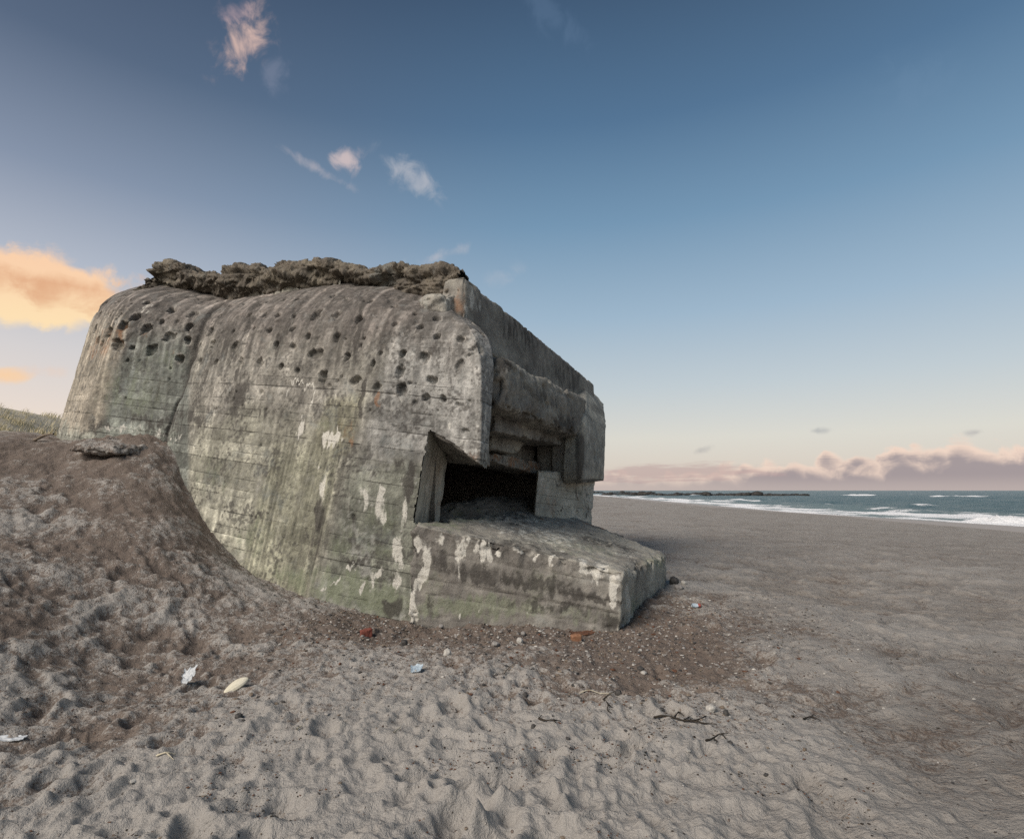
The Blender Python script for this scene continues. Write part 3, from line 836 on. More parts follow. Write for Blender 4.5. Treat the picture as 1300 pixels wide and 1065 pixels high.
# soften the creases between the lofted panels a little
for _ in range(3):
    Gs = G.copy(); Gs[:, 1:-1] = 0.25 * G[:, :-2] + 0.5 * G[:, 1:-1] + 0.25 * G[:, 2:]
    G = Gs
def orient(G):
    n = grid_normals(G)
    mid = G[G.shape[0] // 2, G.shape[1] // 2]
    if np.dot(n[G.shape[0] // 2, G.shape[1] // 2], np.array([0, 0, CAMZ]) - mid) < 0:
        n = -n
    return n
def pit_field(G, N, pits, depth_k=0.75, seed=3):
    """inward displacement for shell scars, plus a mask"""
    U, V = proj(G)
    disp_ = np.zeros(G.shape[:2]); mask = np.zeros(G.shape[:2]); rim = np.zeros(G.shape[:2])
    r2 = random.Random(seed)
    wob = vn(G * 14.0, 41); wob2 = vn(G * 37.0, 42)
    for (u, v, rad) in pits:
        k = np.argmin((U - u) ** 2 + (V - v) ** 2)
        i, j = np.unravel_index(k, U.shape)
        c = G[i, j]
        rm = rad / FP * np.linalg.norm(c - np.array([0, 0, CAMZ])) * 0.92
        i0, i1 = max(i - 24, 0), i + 25; j0, j1 = max(j - 24, 0), j + 25
        sub = G[i0:i1, j0:j1] - c
        n = N[i, j]
        tan = sub - (sub @ n)[..., None] * n
        sq = np.sqrt((tan[..., 2] * r2.uniform(0.85, 1.15)) ** 2 + (np.linalg.norm(tan[..., :2], axis=-1) * r2.uniform(0.85, 1.1)) ** 2)
        ang = np.arctan2(tan[..., 2], tan @ np.array([E2[0], E2[1], 0]))
        a0 = r2.uniform(0, 6.28); nn = r2.choice([4, 5, 6])
        shape = 1 + 0.05 * np.cos(nn * ang + a0) + 0.12 * np.cos(2 * ang + a0 * 2)
        d = sq / (rm * shape * r2.uniform(0.62, 1.3)) + 0.24 * wob[i0:i1, j0:j1] + 0.15 * wob2[i0:i1, j0:j1]
        f = sstep(d, 1.08, 0.84)
        dep = rm * depth_k * r2.uniform(0.75, 1.25)
        disp_[i0:i1, j0:j1] = np.maximum(disp_[i0:i1, j0:j1], f * dep * (0.85 + 0.4 * (1 - np.minimum(d, 1))))
        mask[i0:i1, j0:j1] = np.maximum(mask[i0:i1, j0:j1], f)
        if rad > 3 and r2.random() < 0.65:
            rim[i0:i1, j0:j1] = np.maximum(rim[i0:i1, j0:j1], r2.uniform(.4, 1) * sstep(d, 1.6, 1.15) * (1 - f) * sstep(wob[i0:i1, j0:j1] + wob2[i0:i1, j0:j1], -0.2, 0.5))
    pit_field.rim = rim
    return disp_, mask
N = orient(G)
pd, pm = pit_field(G, N, PITS, 1.0)
pit_rim = pit_field.rim
BH = 0.19
def levw(p):                    # board courses of uneven width
    l_ = level(p) + 5.0
    return l_ + 0.045 * np.sin(l_ * 9.3) + 0.02 * np.sin(l_ * 23.0)
A_ = along(G)
U, V = proj(G)
rough = 0.012 * fbm(G * 2.2, 4, 51) + 0.006 * fbm(G * 9.0, 3, 55)
# shuttering: horizontal boards below the shell-scarred band, upright boards round the bulge
lean = (V - 560) * 0.245
uc = U + lean
upright = sstep(uc, 340, 352) * sstep(uc, 452, 436) * sstep(V, 545, 575)
board = sstep(V, 462, 500) * (1 - upright)
board = np.maximum(board, 0.25)
L = levw(G)
row = np.floor(L / BH)
seg = np.floor(A_ / 1.9 + row * 0.37)
hsh = _hash(np.abs(row).astype(np.uint32), (np.abs(seg) + 1).astype(np.uint32), np.zeros_like(row).astype(np.uint32), 7)
fr = L / BH - row
jl = np.exp(-((np.minimum(fr, 1 - fr)) * BH / 0.010) ** 2)
upr = uc / 5.2
fru = upr - np.floor(upr); hu = _hash(np.floor(np.abs(upr)).astype(np.uint32), np.zeros_like(row).astype(np.uint32), np.zeros_like(row).astype(np.uint32), 9)
rough += board * (0.010 * (hsh - 0.5) - 0.011 * jl * sstep(fbm(G * 1.6, 3, 77), -0.05, 0.3)) + upright * (0.024 * (hu - 0.5) - 0.012 * np.exp(-(np.minimum(fru, 1 - fru) / 0.14) ** 2))
# the construction joints running down the wall
def line_mask(pts, width, wob=1.5):
    m = np.zeros(U.shape)
    Uw = U + wob * vn(G * 4.0, 91)
    for (u0, v0), (u1, v1) in zip(pts[:-1], pts[1:]):
        dx, dy = u1 - u0, v1 - v0; ll = dx * dx + dy * dy
        t = np.clip(((Uw - u0) * dx + (V - v0) * dy) / ll, 0, 1)
        m = np.maximum(m, np.exp(-(((Uw - u0 - t * dx) ** 2 + (V - v0 - t * dy) ** 2)) / width ** 2))
    return m
j1 = line_mask([(208, 565), (213, 549), (240, 469), (257, 417), (267, 396), (284, 383)], 1.9, 2.0)
j2 = line_mask([(461, 492), (443, 566), (425, 640), (404, 730)], 1.1, 1.0) * 0.6
j3 = line_mask([(346, 552), (334, 590), (322, 640)], 0.9, 0.6) * 0.6 + line_mask([(397, 594), (383, 648)], 0.9, .6) * .5
cr = line_mask([(275, 645), (300, 643), (316, 655), (318, 672)], 1.2, 3) * .6 + line_mask([(318, 655), (340, 668), (332, 690)], 1.0, 3) * .5
rough -= 0.05 * j1 + 0.018 * j2 + 0.014 * j3 + 0.015 * cr
# chipped hollows near the crown and at corners
chip = sstep(fbm(G * 3.1, 3, 66), 0.22, 0.5) * sstep(V, 470, 400)
rough -= 0.035 * chip + 0.012 * pit_rim
Gd = G + N * (rough - pd)[..., None]

stain = np.zeros(G.shape[:2] + (4,))
def warp(g, U_, V_):
    gs = g * np.array([1, 1, 0.25])
    return (U_ + 5.0 * fbm(g * 5.0, 3, 101) + 3.0 * fbm(gs * 22.0, 2, 103), V_ + 9.0 * fbm(g * 4.0, 3, 105) + 7.0 * vn(gs * 26.0, 107),
            np.clip(0.95 + 0.75 * fbm(gs * 14.0, 3, 109), 0.2, 1.35))
UW, VW, BRK = warp(G, U, V)
def blob(ch, u, v, ru, rv, s=1.0, rot=0.0, Um=None, Vm=None, S=None):
    Ux = UW if Um is None else Um; Vx = VW if Vm is None else Vm; Sx = stain if S is None else S
    s = s * (BRK if Um is None else 1.0)
    c, q = math.cos(rot), math.sin(rot)
    a = ((Ux - u) * c + (Vx - v) * q) / ru; b = (-(Ux - u) * q + (Vx - v) * c) / rv
    Sx[..., ch] = np.maximum(Sx[..., ch], s * np.exp(-(a * a + b * b) ** 1.3))
for u, v, ru, rv, s, rot in [(303, 500, 12, 34, .95, .2), (318, 400, 7, 40, .7, .35), (455, 420, 6, 55, .85, .12), (462, 505, 4, 60, .8, .2), (445, 430, 14, 14, .5, 0), (330, 520, 40, 10, .55, .1), (240, 530, 30, 9, .75, .15), (200, 535, 60, 12, .6, .12),
                             (405, 655, 9, 22, .9, .1), (397, 690, 22, 26, .6, .2), (520, 610, 10, 28, .9, .1), (500, 590, 24, 7, .6, .1), (470, 600, 30, 5, .6, .1), (450, 690, 20, 8, .75, .1), (455, 712, 40, 6, .8, .1), (500, 770, 14, 12, .95, 0), (440, 640, 20, 8, .5, .1),
                             (352, 440, 5, 40, .6, .2), (285, 440, 5, 45, .55, .25), (260, 480, 5, 50, .55, .25), (380, 500, 16, 22, .5, 0), (570, 470, 5, 60, .5, 0), (606, 520, 4, 40, .5, 0), (175, 450, 40, 30, .35, .2), (200, 490, 40, 22, .4, .1), (130, 540, 30, 14, .5, .2),
                             (430, 385, 60, 10, .45, 0), (520, 395, 50, 12, .45, 0), (240, 400, 30, 30, .4, 0), (285, 395, 12, 12, .6, .5), (560, 440, 20, 12, .5, 0), (590, 560, 12, 10, .5, 0), (449, 655, 4, 4, .8, 0), (330, 655, 14, 4, .8, .1), (410, 560, 3, 26, .4, .2)]:
    blob(0, u, v, ru, rv, s, rot)
for u, v, ru, rv, s, rot in [(419, 557, 11, 9, 1.1, .1), (430, 552, 5, 8, 1.0, .4), (463, 632, 4.5, 17, 1.0, .05), (482, 640, 6, 24, .95, 0), (485, 628, 4, 12, 1.0, 0), (409, 620, 5, 18, .95, 0), (510, 655, 6, 26, .85, .04), (506, 700, 7, 26, .95, .05), (503, 738, 6, 16, 1.1, 0), (511, 605, 5, 8, .6, 0),
                             (385, 488, 22, 1.8, .9, .25), (397, 508, 2.0, 17, .8, .25), (383, 545, 3.0, 15, .95, .1), (365, 498, 2, 9, .6, .4), (443, 722, 8, 5, 1.0, -.7), (430, 735, 13, 2.0, 1.05, -.75), (412, 746, 6, 4, 1.1, -.3), (452, 712, 4, 2, .9, -.7), (472, 735, 4, 14, 1.1, 0), (480, 728, 9, 3.5, 1.0, -.2), (458, 745, 3, 10, 1.0, .1), (484, 724, 2, 9, .9, .2), (404, 585, 7, 3, .6, 0), (378, 590, 12, 1.4, .5, -.5),
                             (570, 538, 3.5, 5, 1.1, .2), (574, 480, 2, 50, .4, .02), (614, 540, 3, 50, .6, .05), (619, 480, 2.5, 30, .6, .02), (500, 520, 40, 30, .35, 0), (480, 400, 20, 20, .3, 0), (530, 470, 40, 40, .33, 0), (210, 552, 40, 4, .5, .1), (150, 545, 40, 5, .55, -.05), (185, 390, 16, 7, .45, 0)]:
    blob(1, u, v, ru, rv, s, rot)
for u, v, ru, rv, s, rot in [(440, 745, 60, 26, .95, .1), (480, 760, 50, 22, 1.0, .1), (370, 735, 40, 20, .7, .4), (440, 690, 40, 30, .55, .1), (320, 680, 40, 40, .5, .5), (270, 600, 50, 40, .38, .3), (480, 660, 40, 30, .45, 0), (170, 500, 60, 50, .5, .2), (200, 460, 50, 30, .45, 0), (440, 545, 20, 20, .45, 0), (415, 540, 20, 12, .5, 0), (480, 700, 40, 20, .6, 0)]:
    blob(2, u, v, ru, rv, s, rot)
for u, v, ru, rv, s, rot in [(479, 510, 3.5, 10, 1.1, 0), (118, 445, 6, 18, .6, .35), (135, 440, 8, 24, .7, .35), (126, 425, 12, 22, .45, .3), (150, 420, 5, 14, .55, .2), (155, 425, 4, 16, .8, .1), (183, 428, 3, 9, .7, 0), (448, 540, 8, 14, .6, 0), (444, 560, 4, 8, .7, 0), (500, 425, 4, 9, .5, 0), (588, 395, 12, 8, .6, 0), (440, 548, 16, 26, .42, 0), (225, 452, 9, 4, .5, 0), (545, 590, 5, 30, .4, .1), (602, 580, 12, 8, .5, .4)]:
    blob(3, u, v, ru, rv, s, rot)
stain[..., 0] = np.maximum(stain[..., 0], 0.9 * j1)
stain[..., 0] = np.maximum(stain[..., 0], 0.75 * j2 + 0.6 * j3 + 0.7 * cr)
for (u, v, rad) in PITS:                       # dark streaks just under and inside some scars
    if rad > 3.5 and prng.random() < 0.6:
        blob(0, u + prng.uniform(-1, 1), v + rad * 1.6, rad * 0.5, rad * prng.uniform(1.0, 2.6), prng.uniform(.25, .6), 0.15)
stain[..., 0] = np.maximum(stain[..., 0], 0.25 * pm)  # shade inside the scars, painted as a darker colour
tone = 0.30 + 0.26 * sstep(V, 520, 440) + 0.16 * sstep(V, 410, 370) + 0.06 * sstep(uc, 330, 200) + 0.24 * sstep(U, 245, 225) * sstep(V, 380, 430) - 0.34 * sstep(uc, 128, 112)
tone += 0.20 * sstep(uc, 440, 470) * sstep(V, 540, 620) + 0.10 * upright
tone = tone + 0.12 * fbm(G * 0.9, 3, 44)
# the wall's colours: brown crown, pale beige-green lower panels, slate-green left panel, chalky grey seaward end
def zone(*a):
    m_ = np.ones(U.shape)
    for x_, lo_, hi_ in a: m_ = m_ * sstep(x_, lo_, hi_)
    return m_[..., None]
lw = U + 7 * fbm(G * 2.0, 3, 301); vw = V + 22 * fbm(G * 1.3, 3, 305) + 12 * fbm(G * np.array([6, 6, 0.8]), 2, 307)
ul = lw + lean
tint = np.broadcast_to(np.array([0.285, 0.27, 0.232]), G.shape).copy()
def lay(m_, c_): 
    global tint
    tint = tint * (1 - m_) + np.array(c_) * m_
lay(zone((ul, 235, 250), (ul, 350, 338), (vw, 480, 560)), (0.43, 0.415, 0.335))
lay(zone((ul, 235, 250), (ul, 420, 400), (vw, 440, 480), (vw, 540, 500)) * 0.7, (0.30, 0.28, 0.245))
lay(zone((ul, 338, 352), (ul, 450, 430), (vw, 500, 590)), (0.36, 0.35, 0.265))
lay(zone((ul, 395, 410), (ul, 455, 440), (vw, 500, 520), (vw, 590, 560)) * 0.8, (0.30, 0.285, 0.205))
lay(zone((ul, 440, 462), (vw, 560, 620)), (0.30, 0.305, 0.25))
lay(zone((ul, 450, 480), (vw, 400, 450), (vw, 600, 560)), (0.37, 0.36, 0.335))
lay(zone((vw, 480, 400)), (0.212, 0.188, 0.168))
lay(zone((ul, 480, 520), (vw, 380, 400), (vw, 470, 430)) * 0.6, (0.33, 0.315, 0.29))
lay(zone((U, 243, 236), (ul, 126, 134), (V, 400, 450)), (0.205, 0.215, 0.19))
lay(zone((ul, 128, 118), (V, 380, 430)), (0.40, 0.355, 0.285))  # warm light on the left corner facet, painted into the tint
lay(zone((U, 235, 215), (vw, 530, 548)) * 0.7, (0.33, 0.35, 0.30))
gs_ = np.stack([A_ * 11.0, L * 0.7, A_ * 0], -1)
stk = fbm(gs_, 4, 311)
val = 0.42 * fbm(G * 1.6, 3, 313) + 0.45 * fbm(G * 6.0, 3, 315) + 0.45 * fbm(G * 21.0, 2, 317) + 0.85 * stk * (0.6 + 0.6 * sstep(V, 500, 420)) + board * 0.6 * (hsh - 0.5) + upright * (0.55 * (hu - 0.5) + 0.4 * fbm(np.stack([uc * 0.35, L * 0.8, L * 0], -1), 3, 319))
tint = 0.66 * tint * np.exp(val)[..., None]
chalk = sstep(fbm(G * 3.4, 4, 321) + 0.8 * fbm(G * 20.0, 2, 323), 0.15, 0.6)[..., None] * (0.15 + 0.45 * zone((ul, 450, 480), (vw, 400, 440)))
tint = tint * (1 - chalk * 0.75) + np.array([0.42, 0.41, 0.38]) * chalk * 0.75
lich = sstep(fbm(G * 2.4, 3, 331) + 1.1 * fbm(G * 26.0, 2, 333), 0.30, 0.75)[..., None]
tint = tint * (1 - 0.72 * lich) + np.array([0.06, 0.055, 0.05]) * 0.72 * lich
tint = tint * (1 - 0.6 * pit_rim[..., None]) + np.array([0.40, 0.37, 0.33]) * 0.6 * pit_rim[..., None]
tint = np.concatenate([np.clip(tint, 0.02, 0.75), np.ones(U.shape + (1,))], -1)

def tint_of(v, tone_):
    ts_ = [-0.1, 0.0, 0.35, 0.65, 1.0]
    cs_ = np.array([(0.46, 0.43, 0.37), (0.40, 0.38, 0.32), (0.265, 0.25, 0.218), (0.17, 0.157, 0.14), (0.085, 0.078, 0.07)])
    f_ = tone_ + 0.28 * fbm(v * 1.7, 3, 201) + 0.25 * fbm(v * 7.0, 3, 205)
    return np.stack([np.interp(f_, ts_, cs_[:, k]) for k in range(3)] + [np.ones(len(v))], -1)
def finish(name, V3, quads, stain_, tone_, board_, parent, mat=None, tint=None):
    me = mesh_from(name, V3, quads)
    v = np.asarray(V3).reshape(-1, 3)
    set_attr(me, 'stain', stain_.reshape(-1, 4), 'FLOAT_COLOR')
    set_attr(me, 'tint', tint_of(v, np.asarray(tone_)) if tint is None else tint, 'FLOAT_COLOR')
    set_attr(me, 'board', np.broadcast_to(board_, len(v)) if np.ndim(board_) == 0 else board_)
    set_attr(me, 'lev', levw(v)); set_attr(me, 'alo', along(v) + 20.0)
    return link(name, me, mat or M_CON, parent)

# cut the gun opening out of the seaward end of the wall
def inside(Ux, Vx, poly):
    c = np.zeros(Ux.shape, bool); n = len(poly)
    for a in range(n):
        x0, y0 = poly[a]; x1, y1 = poly[(a + 1) % n]
        if y0 == y1: continue
        cond = ((y0 > Vx) != (y1 > Vx)) & (Ux < (x1 - x0) * (Vx - y0) / (y1 - y0) + x0)
        c ^= cond
    return c
EMB = [(570, 900), (570, 684), (525, 662), (525, 655), (545, 546), (575, 562), (607, 588), (618, 596), (640, 600), (700, 600), (700, 900)]
jag = 1.3 * vn(G * 16.0, 12)
ins = inside(U + jag, V + jag * 0.7, EMB)
ins[:, :40] = False
ed = np.arange(G.shape[1])
nt_, ns_ = G.shape[:2]
q = grid_quads(nt_, ns_)
insf = ins.ravel()
keep = ~(insf[q].any(1))
q = q[keep]
used = np.unique(q)
remap = np.full(nt_ * ns_, -1); remap[used] = np.arange(len(used))
side = finish('side_wall', Gd.reshape(-1, 3)[used], remap[q], stain.reshape(-1, 4)[used], tone.ravel()[used], board.ravel()[used], bunker, tint=tint.reshape(-1, 4)[used])
side['label'] = 'shell-scarred board-marked side wall with rounded shoulder'

# ------------------------------------------------------------------ rounded blocks of concrete
def rbox(c8, cell=0.036, rnd=0.04, amp=0.012, chipamp=0.02, seed=1, edge=0.0, pits=None, boards=0.0):
    """c8[i][j][k] corners; every lattice point of the surface once; corners rounded; rough skin"""
    c8 = np.asarray(c8, float).reshape(2, 2, 2, 3)
    dims = np.array([np.linalg.norm(c8[1] - c8[0], axis=-1).mean(), np.linalg.norm(c8[:, 1] - c8[:, 0], axis=-1).mean(), np.linalg.norm(c8[:, :, 1] - c8[:, :, 0], axis=-1).mean()])
    n = np.maximum((dims / cell).astype(int), 2)
    idx = {}
    vl = []; ql = []
    shp = n + 1
    ids = -np.ones(shp, np.int64)
    I, J, K = np.meshgrid(*[np.arange(s) for s in shp], indexing='ij')
    surf = (I == 0) | (I == n[0]) | (J == 0) | (J == n[1]) | (K == 0) | (K == n[2])
    ids[surf] = np.arange(surf.sum())
    lat = np.stack([I[surf], J[surf], K[surf]], -1) / n                      # 0..1
    def add(a, flip):
        A, B, C, D = a[:-1, :-1], a[1:, :-1], a[1:, 1:], a[:-1, 1:]
        qq = np.stack([A, B, C, D], -1).reshape(-1, 4)
        ql.append(qq[:, ::-1] if flip else qq)
    add(ids[0], True); add(ids[-1], False); add(ids[:, 0], False); add(ids[:, -1], True); add(ids[:, :, 0], True); add(ids[:, :, -1], False)
    p = lat * dims
    r = min(rnd, 0.49 * dims.min())
    inner = np.clip(p, r, dims - r)
    dv = p - inner
    ln = np.maximum(np.linalg.norm(dv, axis=-1, keepdims=True), 1e-9)
    nl = dv / ln
    pr = (inner + nl * r) / dims
    def tri(w):
        x, y, z = w[:, 0:1], w[:, 1:2], w[:, 2:3]
        o = 0
        for a in (0, 1):
            for b in (0, 1):
                for c in (0, 1):
                    o = o + c8[a, b, c] * ((x if a else 1 - x) * (y if b else 1 - y) * (z if c else 1 - z))
        return o
    wp = tri(pr)
    ax = [(c8[1] - c8[0]).mean((0, 1)), (c8[:, 1] - c8[:, 0]).mean((0, 1)), (c8[:, :, 1] - c8[:, :, 0]).mean((0, 1))]
    ax = [a / np.linalg.norm(a) for a in ax]
    nw = nl[:, 0:1] * ax[0] + nl[:, 1:2] * ax[1] + nl[:, 2:3] * ax[2]
    nw /= np.maximum(np.linalg.norm(nw, axis=-1, keepdims=True), 1e-9)
    # how close to an edge: two small distances
    dd = np.sort(np.minimum(p, dims - p), axis=-1)
    edist = dd[:, 1]
    dsp = amp * fbm(wp * 3.0, 4, seed) + 0.5 * amp * fbm(wp * 13.0, 3, seed + 4)
    ch = sstep(fbm(wp * 5.0, 3, seed + 8), 0.05, 0.45) * np.exp(-(edist / 0.12) ** 2)
    dsp = dsp - chipamp * ch - edge * np.exp(-(edist / 0.05) ** 2) * (0.5 + 0.5 * fbm(wp * 8.0, 3, seed + 15))
    if boards:
        lv = levw(wp); rw = np.floor(lv / BH); f_ = lv / BH - rw
        dsp -= boards * 0.012 * np.exp(-(np.minimum(f_, 1 - f_) * BH / 0.012) ** 2)
        dsp += boards * 0.012 * (_hash(np.abs(rw).astype(np.uint32), (rw * 0).astype(np.uint32), (rw * 0).astype(np.uint32), seed) - 0.5)
    wp2 = wp + nw * dsp[:, None]
    if pits is not None:
        uu, vv = proj(wp)
        r2 = random.Random(seed)
        for (u, v, rad) in pits:
            k = np.argmin((uu - u) ** 2 + (vv - v) ** 2 + 1e4 * ((wp - np.array([0, 0, CAMZ])) * nw > 0).all(-1))
            c = wp[k]; rm = rad / FP * np.linalg.norm(c) * 1.05
            d = np.linalg.norm(wp - c, axis=-1) / rm + 0.15 * vn(wp * 12.0, 5)
            wp2 -= nw[k] * (sstep(d, 1.1, 0.6) * rm * 0.8)[:, None]
    return wp2, np.concatenate(ql), nw, edist
def block(name, c8, parent, tone_=0.5, stains=(), brd=0.0, mat=None, **kw):
    v, q, nw, ed_ = rbox(c8, boards=brd, **kw)
    st = np.zeros((len(v), 4))
    uu, vv = proj(v)
    uu, vv, bk = warp(v, uu, vv)
    for ch, u, vv0, ru, rv, s, rot in stains:
        blob(ch, u, vv0, ru, rv, s, rot, uu, vv, st)
    st *= bk[:, None]
    return finish(name, v, q, st, tone_ + 0.1 * fbm(v * 0.9, 3, 14), brd, parent, mat)
def up(p, dz): return p + np.array([0, 0, dz])
def hor(p, n, t=0.0): return p + np.array([E2[0] * n + E1[0] * t, E2[1] * n + E1[1] * t, 0])
def front_block(name, tl, tr, bl, br, n, thick, parent=bunker, **kw):
    """a block whose seaward face shows these four photograph corners, n metres in front of the front plane"""
    TL, TR, BL, BR = [FR(c[0], c[1], n) for c in (tl, tr, bl, br)]
    c8 = [[[hor(BL, -thick), hor(TL, -thick)], [BL, TL]], [[hor(BR, -thick), hor(TR, -thick)], [BR, TR]]]
    return block(name, c8, parent, **kw)

# roof parapet: smooth seaward face, crumbling upper edge
front_block('parapet', (590, 349), (755, 487), (588, 420), (757, 560), -0.80, 0.45, tone_=0.50, cell=0.038, rnd=0.04, amp=0.02, chipamp=0.06, edge=0.05, seed=21,
            stains=[(0, 660, 420, 40, 25, .6, .7), (0, 720, 480, 30, 20, .6, .7), (1, 598, 375, 5, 20, .65, 0), (1, 607, 388, 4, 12, .7, 0), (1, 592, 392, 4, 16, .5, 0), (3, 575, 385, 20, 20, .7, 0), (0, 620, 360, 60, 6, .8, .7), (0, 700, 430, 80, 6, .8, .72)])
# lintel above the gun opening
front_block('lintel', (640, 452), (745, 505), (640, 518), (745, 558), -0.02, 1.3, tone_=0.44, cell=0.033, rnd=0.12, amp=0.06, chipamp=0.2, edge=0.0, seed=31, pits=WPITS[-6:] + [WPITS[0], WPITS[11]],
            stains=[(0, 680, 500, 60, 12, .5, .4), (0, 720, 540, 22, 12, .8, .3), (1, 710, 490, 24, 14, .4, .5), (0, 640, 460, 16, 14, .9, .5), (1, 650, 520, 30, 2.5, .5, .35), (3, 640, 500, 20, 8, .35, 0)])
# the rounded wing at the far side of the opening
def wing():
    rows = [(613, -0.05, 610), (606, 0.0, 602), (590, 0.03, 588), (560, 0.03, 570), (535, 0.0, 553), (521, -0.10, 543), (509, -0.32, 534), (500, -0.62, 524), (492, -1.1, 512)]
    base_u = [738, 746, 754, 761, 767]
    cs = []
    for u in base_u:
        col_ = []
        for (v, n, v2) in rows:
            k = ((u - 738) / 29.0) ** 1.5
            vk = v * (1 - k) + v2 * k
            col_.append(FR(u + (575 - vk) * 0.04 - 6 * max(0, (540 - vk) / 40) * k, vk, n))
        cs.append(np.array(col_))
    last = cs[-1]
    for t, n in ((0.35, -0.12), (0.6, -0.5), (0.72, -1.2), (0.72, -2.4)):
        cs.append(np.array([hor(p, n, t) for p in last]))
    first = cs[0]
    pre = np.array([hor(p, -0.36, 0.02) for p in first])
    arr = np.stack([pre] + cs)
    seg = np.linalg.norm(np.diff(arr[:, 3], axis=0), axis=-1)
    ts = np.concatenate([[0], np.cumsum(np.maximum(seg, 0.02))])
    g = catmull(arr, ts, int(ts[-1] / 0.036)).transpose(1, 0, 2)
    tl = np.concatenate([[0], np.cumsum(np.linalg.norm(np.diff(g, axis=0), axis=-1).mean(1))])
    g = catmull(g, tl, int(tl[-1] / 0.036))
    # underside, so the block is closed from below
    und = np.stack([g[0] + (g[0].mean(0) - g[0]) * f for f in (0.9, 0.6, 0.3, 0.12)])
    n_ = grid_normals(g)
    i_, j_ = g.shape[0] // 3, g.shape[1] // 3
    if np.dot(n_[i_, j_], np.array([0, 0, CAMZ]) - g[i_, j_]) < 0: n_ = -n_
    pdp, pmk = pit_field(g, n_, WPITS[:14], 0.8, 9)
    dsp = 0.02 * fbm(g * 3, 4, 5) + 0.008 * fbm(g * 12, 3, 6) - pdp
    dsp[:4] *= np.linspace(0, 1, 4)[:, None]
    gg = np.concatenate([und, g + n_ * dsp[..., None]])
    st = np.zeros(gg.shape[:2] + (4,)); uu, vv = proj(gg)
    for ch, u, v0, ru, rv, s, rot in [(0, 737, 580, 6, 40, .95, .05), (0, 733, 570, 4, 30, .7, 0), (0, 752, 610, 30, 3, .7, 0), (0, 758, 520, 20, 8, .5, .6), (1, 748, 560, 5, 40, .4, 0), (1, 760, 580, 8, 30, .4, 0)]:
        blob(ch, u, v0, ru, rv, s, rot, uu, vv, st)
    w = finish('wing_wall', gg.reshape(-1, 3), grid_quads(*gg.shape[:2]), st, (0.18 + 0.15 * fbm(gg * 1.2, 3, 8)).ravel(), 0.15, bunker)
    w['label'] = 'rounded scarred wing of wall beyond the gun opening'
wing()
# stepped reveals of the opening, on the far jamb
front_block('jamb_step', (720, 540), (745, 550), (719, 610), (745, 612), -0.32, 0.34, tone_=0.5, rnd=0.03, seed=41, stains=[(0, 724, 580, 6, 40, 1.0, 0), (1, 718, 575, 3, 30, .5, 0)])
front_block('jamb_step', (704, 540), (730, 550), (703, 607), (730, 611), -0.64, 0.4, tone_=0.42, rnd=0.03, seed=43, stains=[(0, 708, 590, 8, 20, .4, 0), (1, 706, 575, 5, 30, .35, 0)])
# stepped beams hanging over the opening
front_block('stepped_beam', (629, 505), (722, 540), (629, 548), (716, 566), -0.42, 0.9, tone_=0.55, rnd=0.02, amp=0.02, chipamp=0.06, seed=45, cell=0.025,
            stains=[(0, 640, 525, 20, 8, .7, .2), (0, 690, 545, 20, 8, .5, .2), (1, 650, 550, 6, 4, .5, 0), (3, 660, 540, 30, 8, .4, .2)])
front_block('stepped_beam', (624, 540), (675, 552), (624, 570), (656, 576), -0.80, 0.7, tone_=0.30, rnd=0.03, amp=0.03, chipamp=0.08, seed=47, cell=0.025,
            stains=[(0, 640, 560, 14, 5, .5, .1), (3, 630, 568, 12, 6, .3, 0)])
front_block('lintel_back', (612, 543), (716, 560), (612, 588), (716, 608), -1.12, 0.5, tone_=0.45, rnd=0.02, seed=49, stains=[(3, 690, 590, 30, 12, .5, .2), (0, 670, 565, 16, 8, .9, .1)])
front_block('rusty_beam', (617, 573), (710, 592), (617, 584), (708, 609), -0.92, 0.5, tone_=0.5, rnd=0.03, amp=0.03, chipamp=0.07, seed=51, cell=0.022,
            stains=[(3, 625, 576, 16, 6, .9, .2), (3, 650, 585, 10, 8, 1.0, .2), (3, 672, 594, 20, 7, .95, .2), (3, 692, 602, 16, 7, .9, .2), (0, 690, 603, 10, 5, .7, 0), (0, 640, 584, 8, 5, .6, 0), (1, 670, 592, 5, 3, .6, 0)])
# the pillar under the wing
pt, pb = FR(757, 604, -0.10), FR(749, 695, -0.10)
it, ib = FR(684, 596, -0.62), FR(675, 695, -0.62)
block('pillar', [[[hor(ib, -0.14, 0.25), hor(it, -0.14, 0.25)], [ib, it]], [[hor(pb, -0.9), hor(pt, -0.9)], [pb, pt]]], bunker, tone_=0.0, brd=0.5, cell=0.022, rnd=0.03, amp=0.02, chipamp=0.04, seed=53,
            stains=[(0, 735, 625, 10, 14, .6, .2), (0, 715, 615, 30, 3, .6, 0), (3, 700, 640, 12, 20, .5, 0), (3, 735, 640, 12, 20, .4, 0), (0, 720, 650, 36, 1.5, .8, .12), (2, 710, 655, 30, 8, .4, 0), (0, 745, 640, 2, 30, .6, .1), (3, 690, 620, 8, 20, .4, 0)])
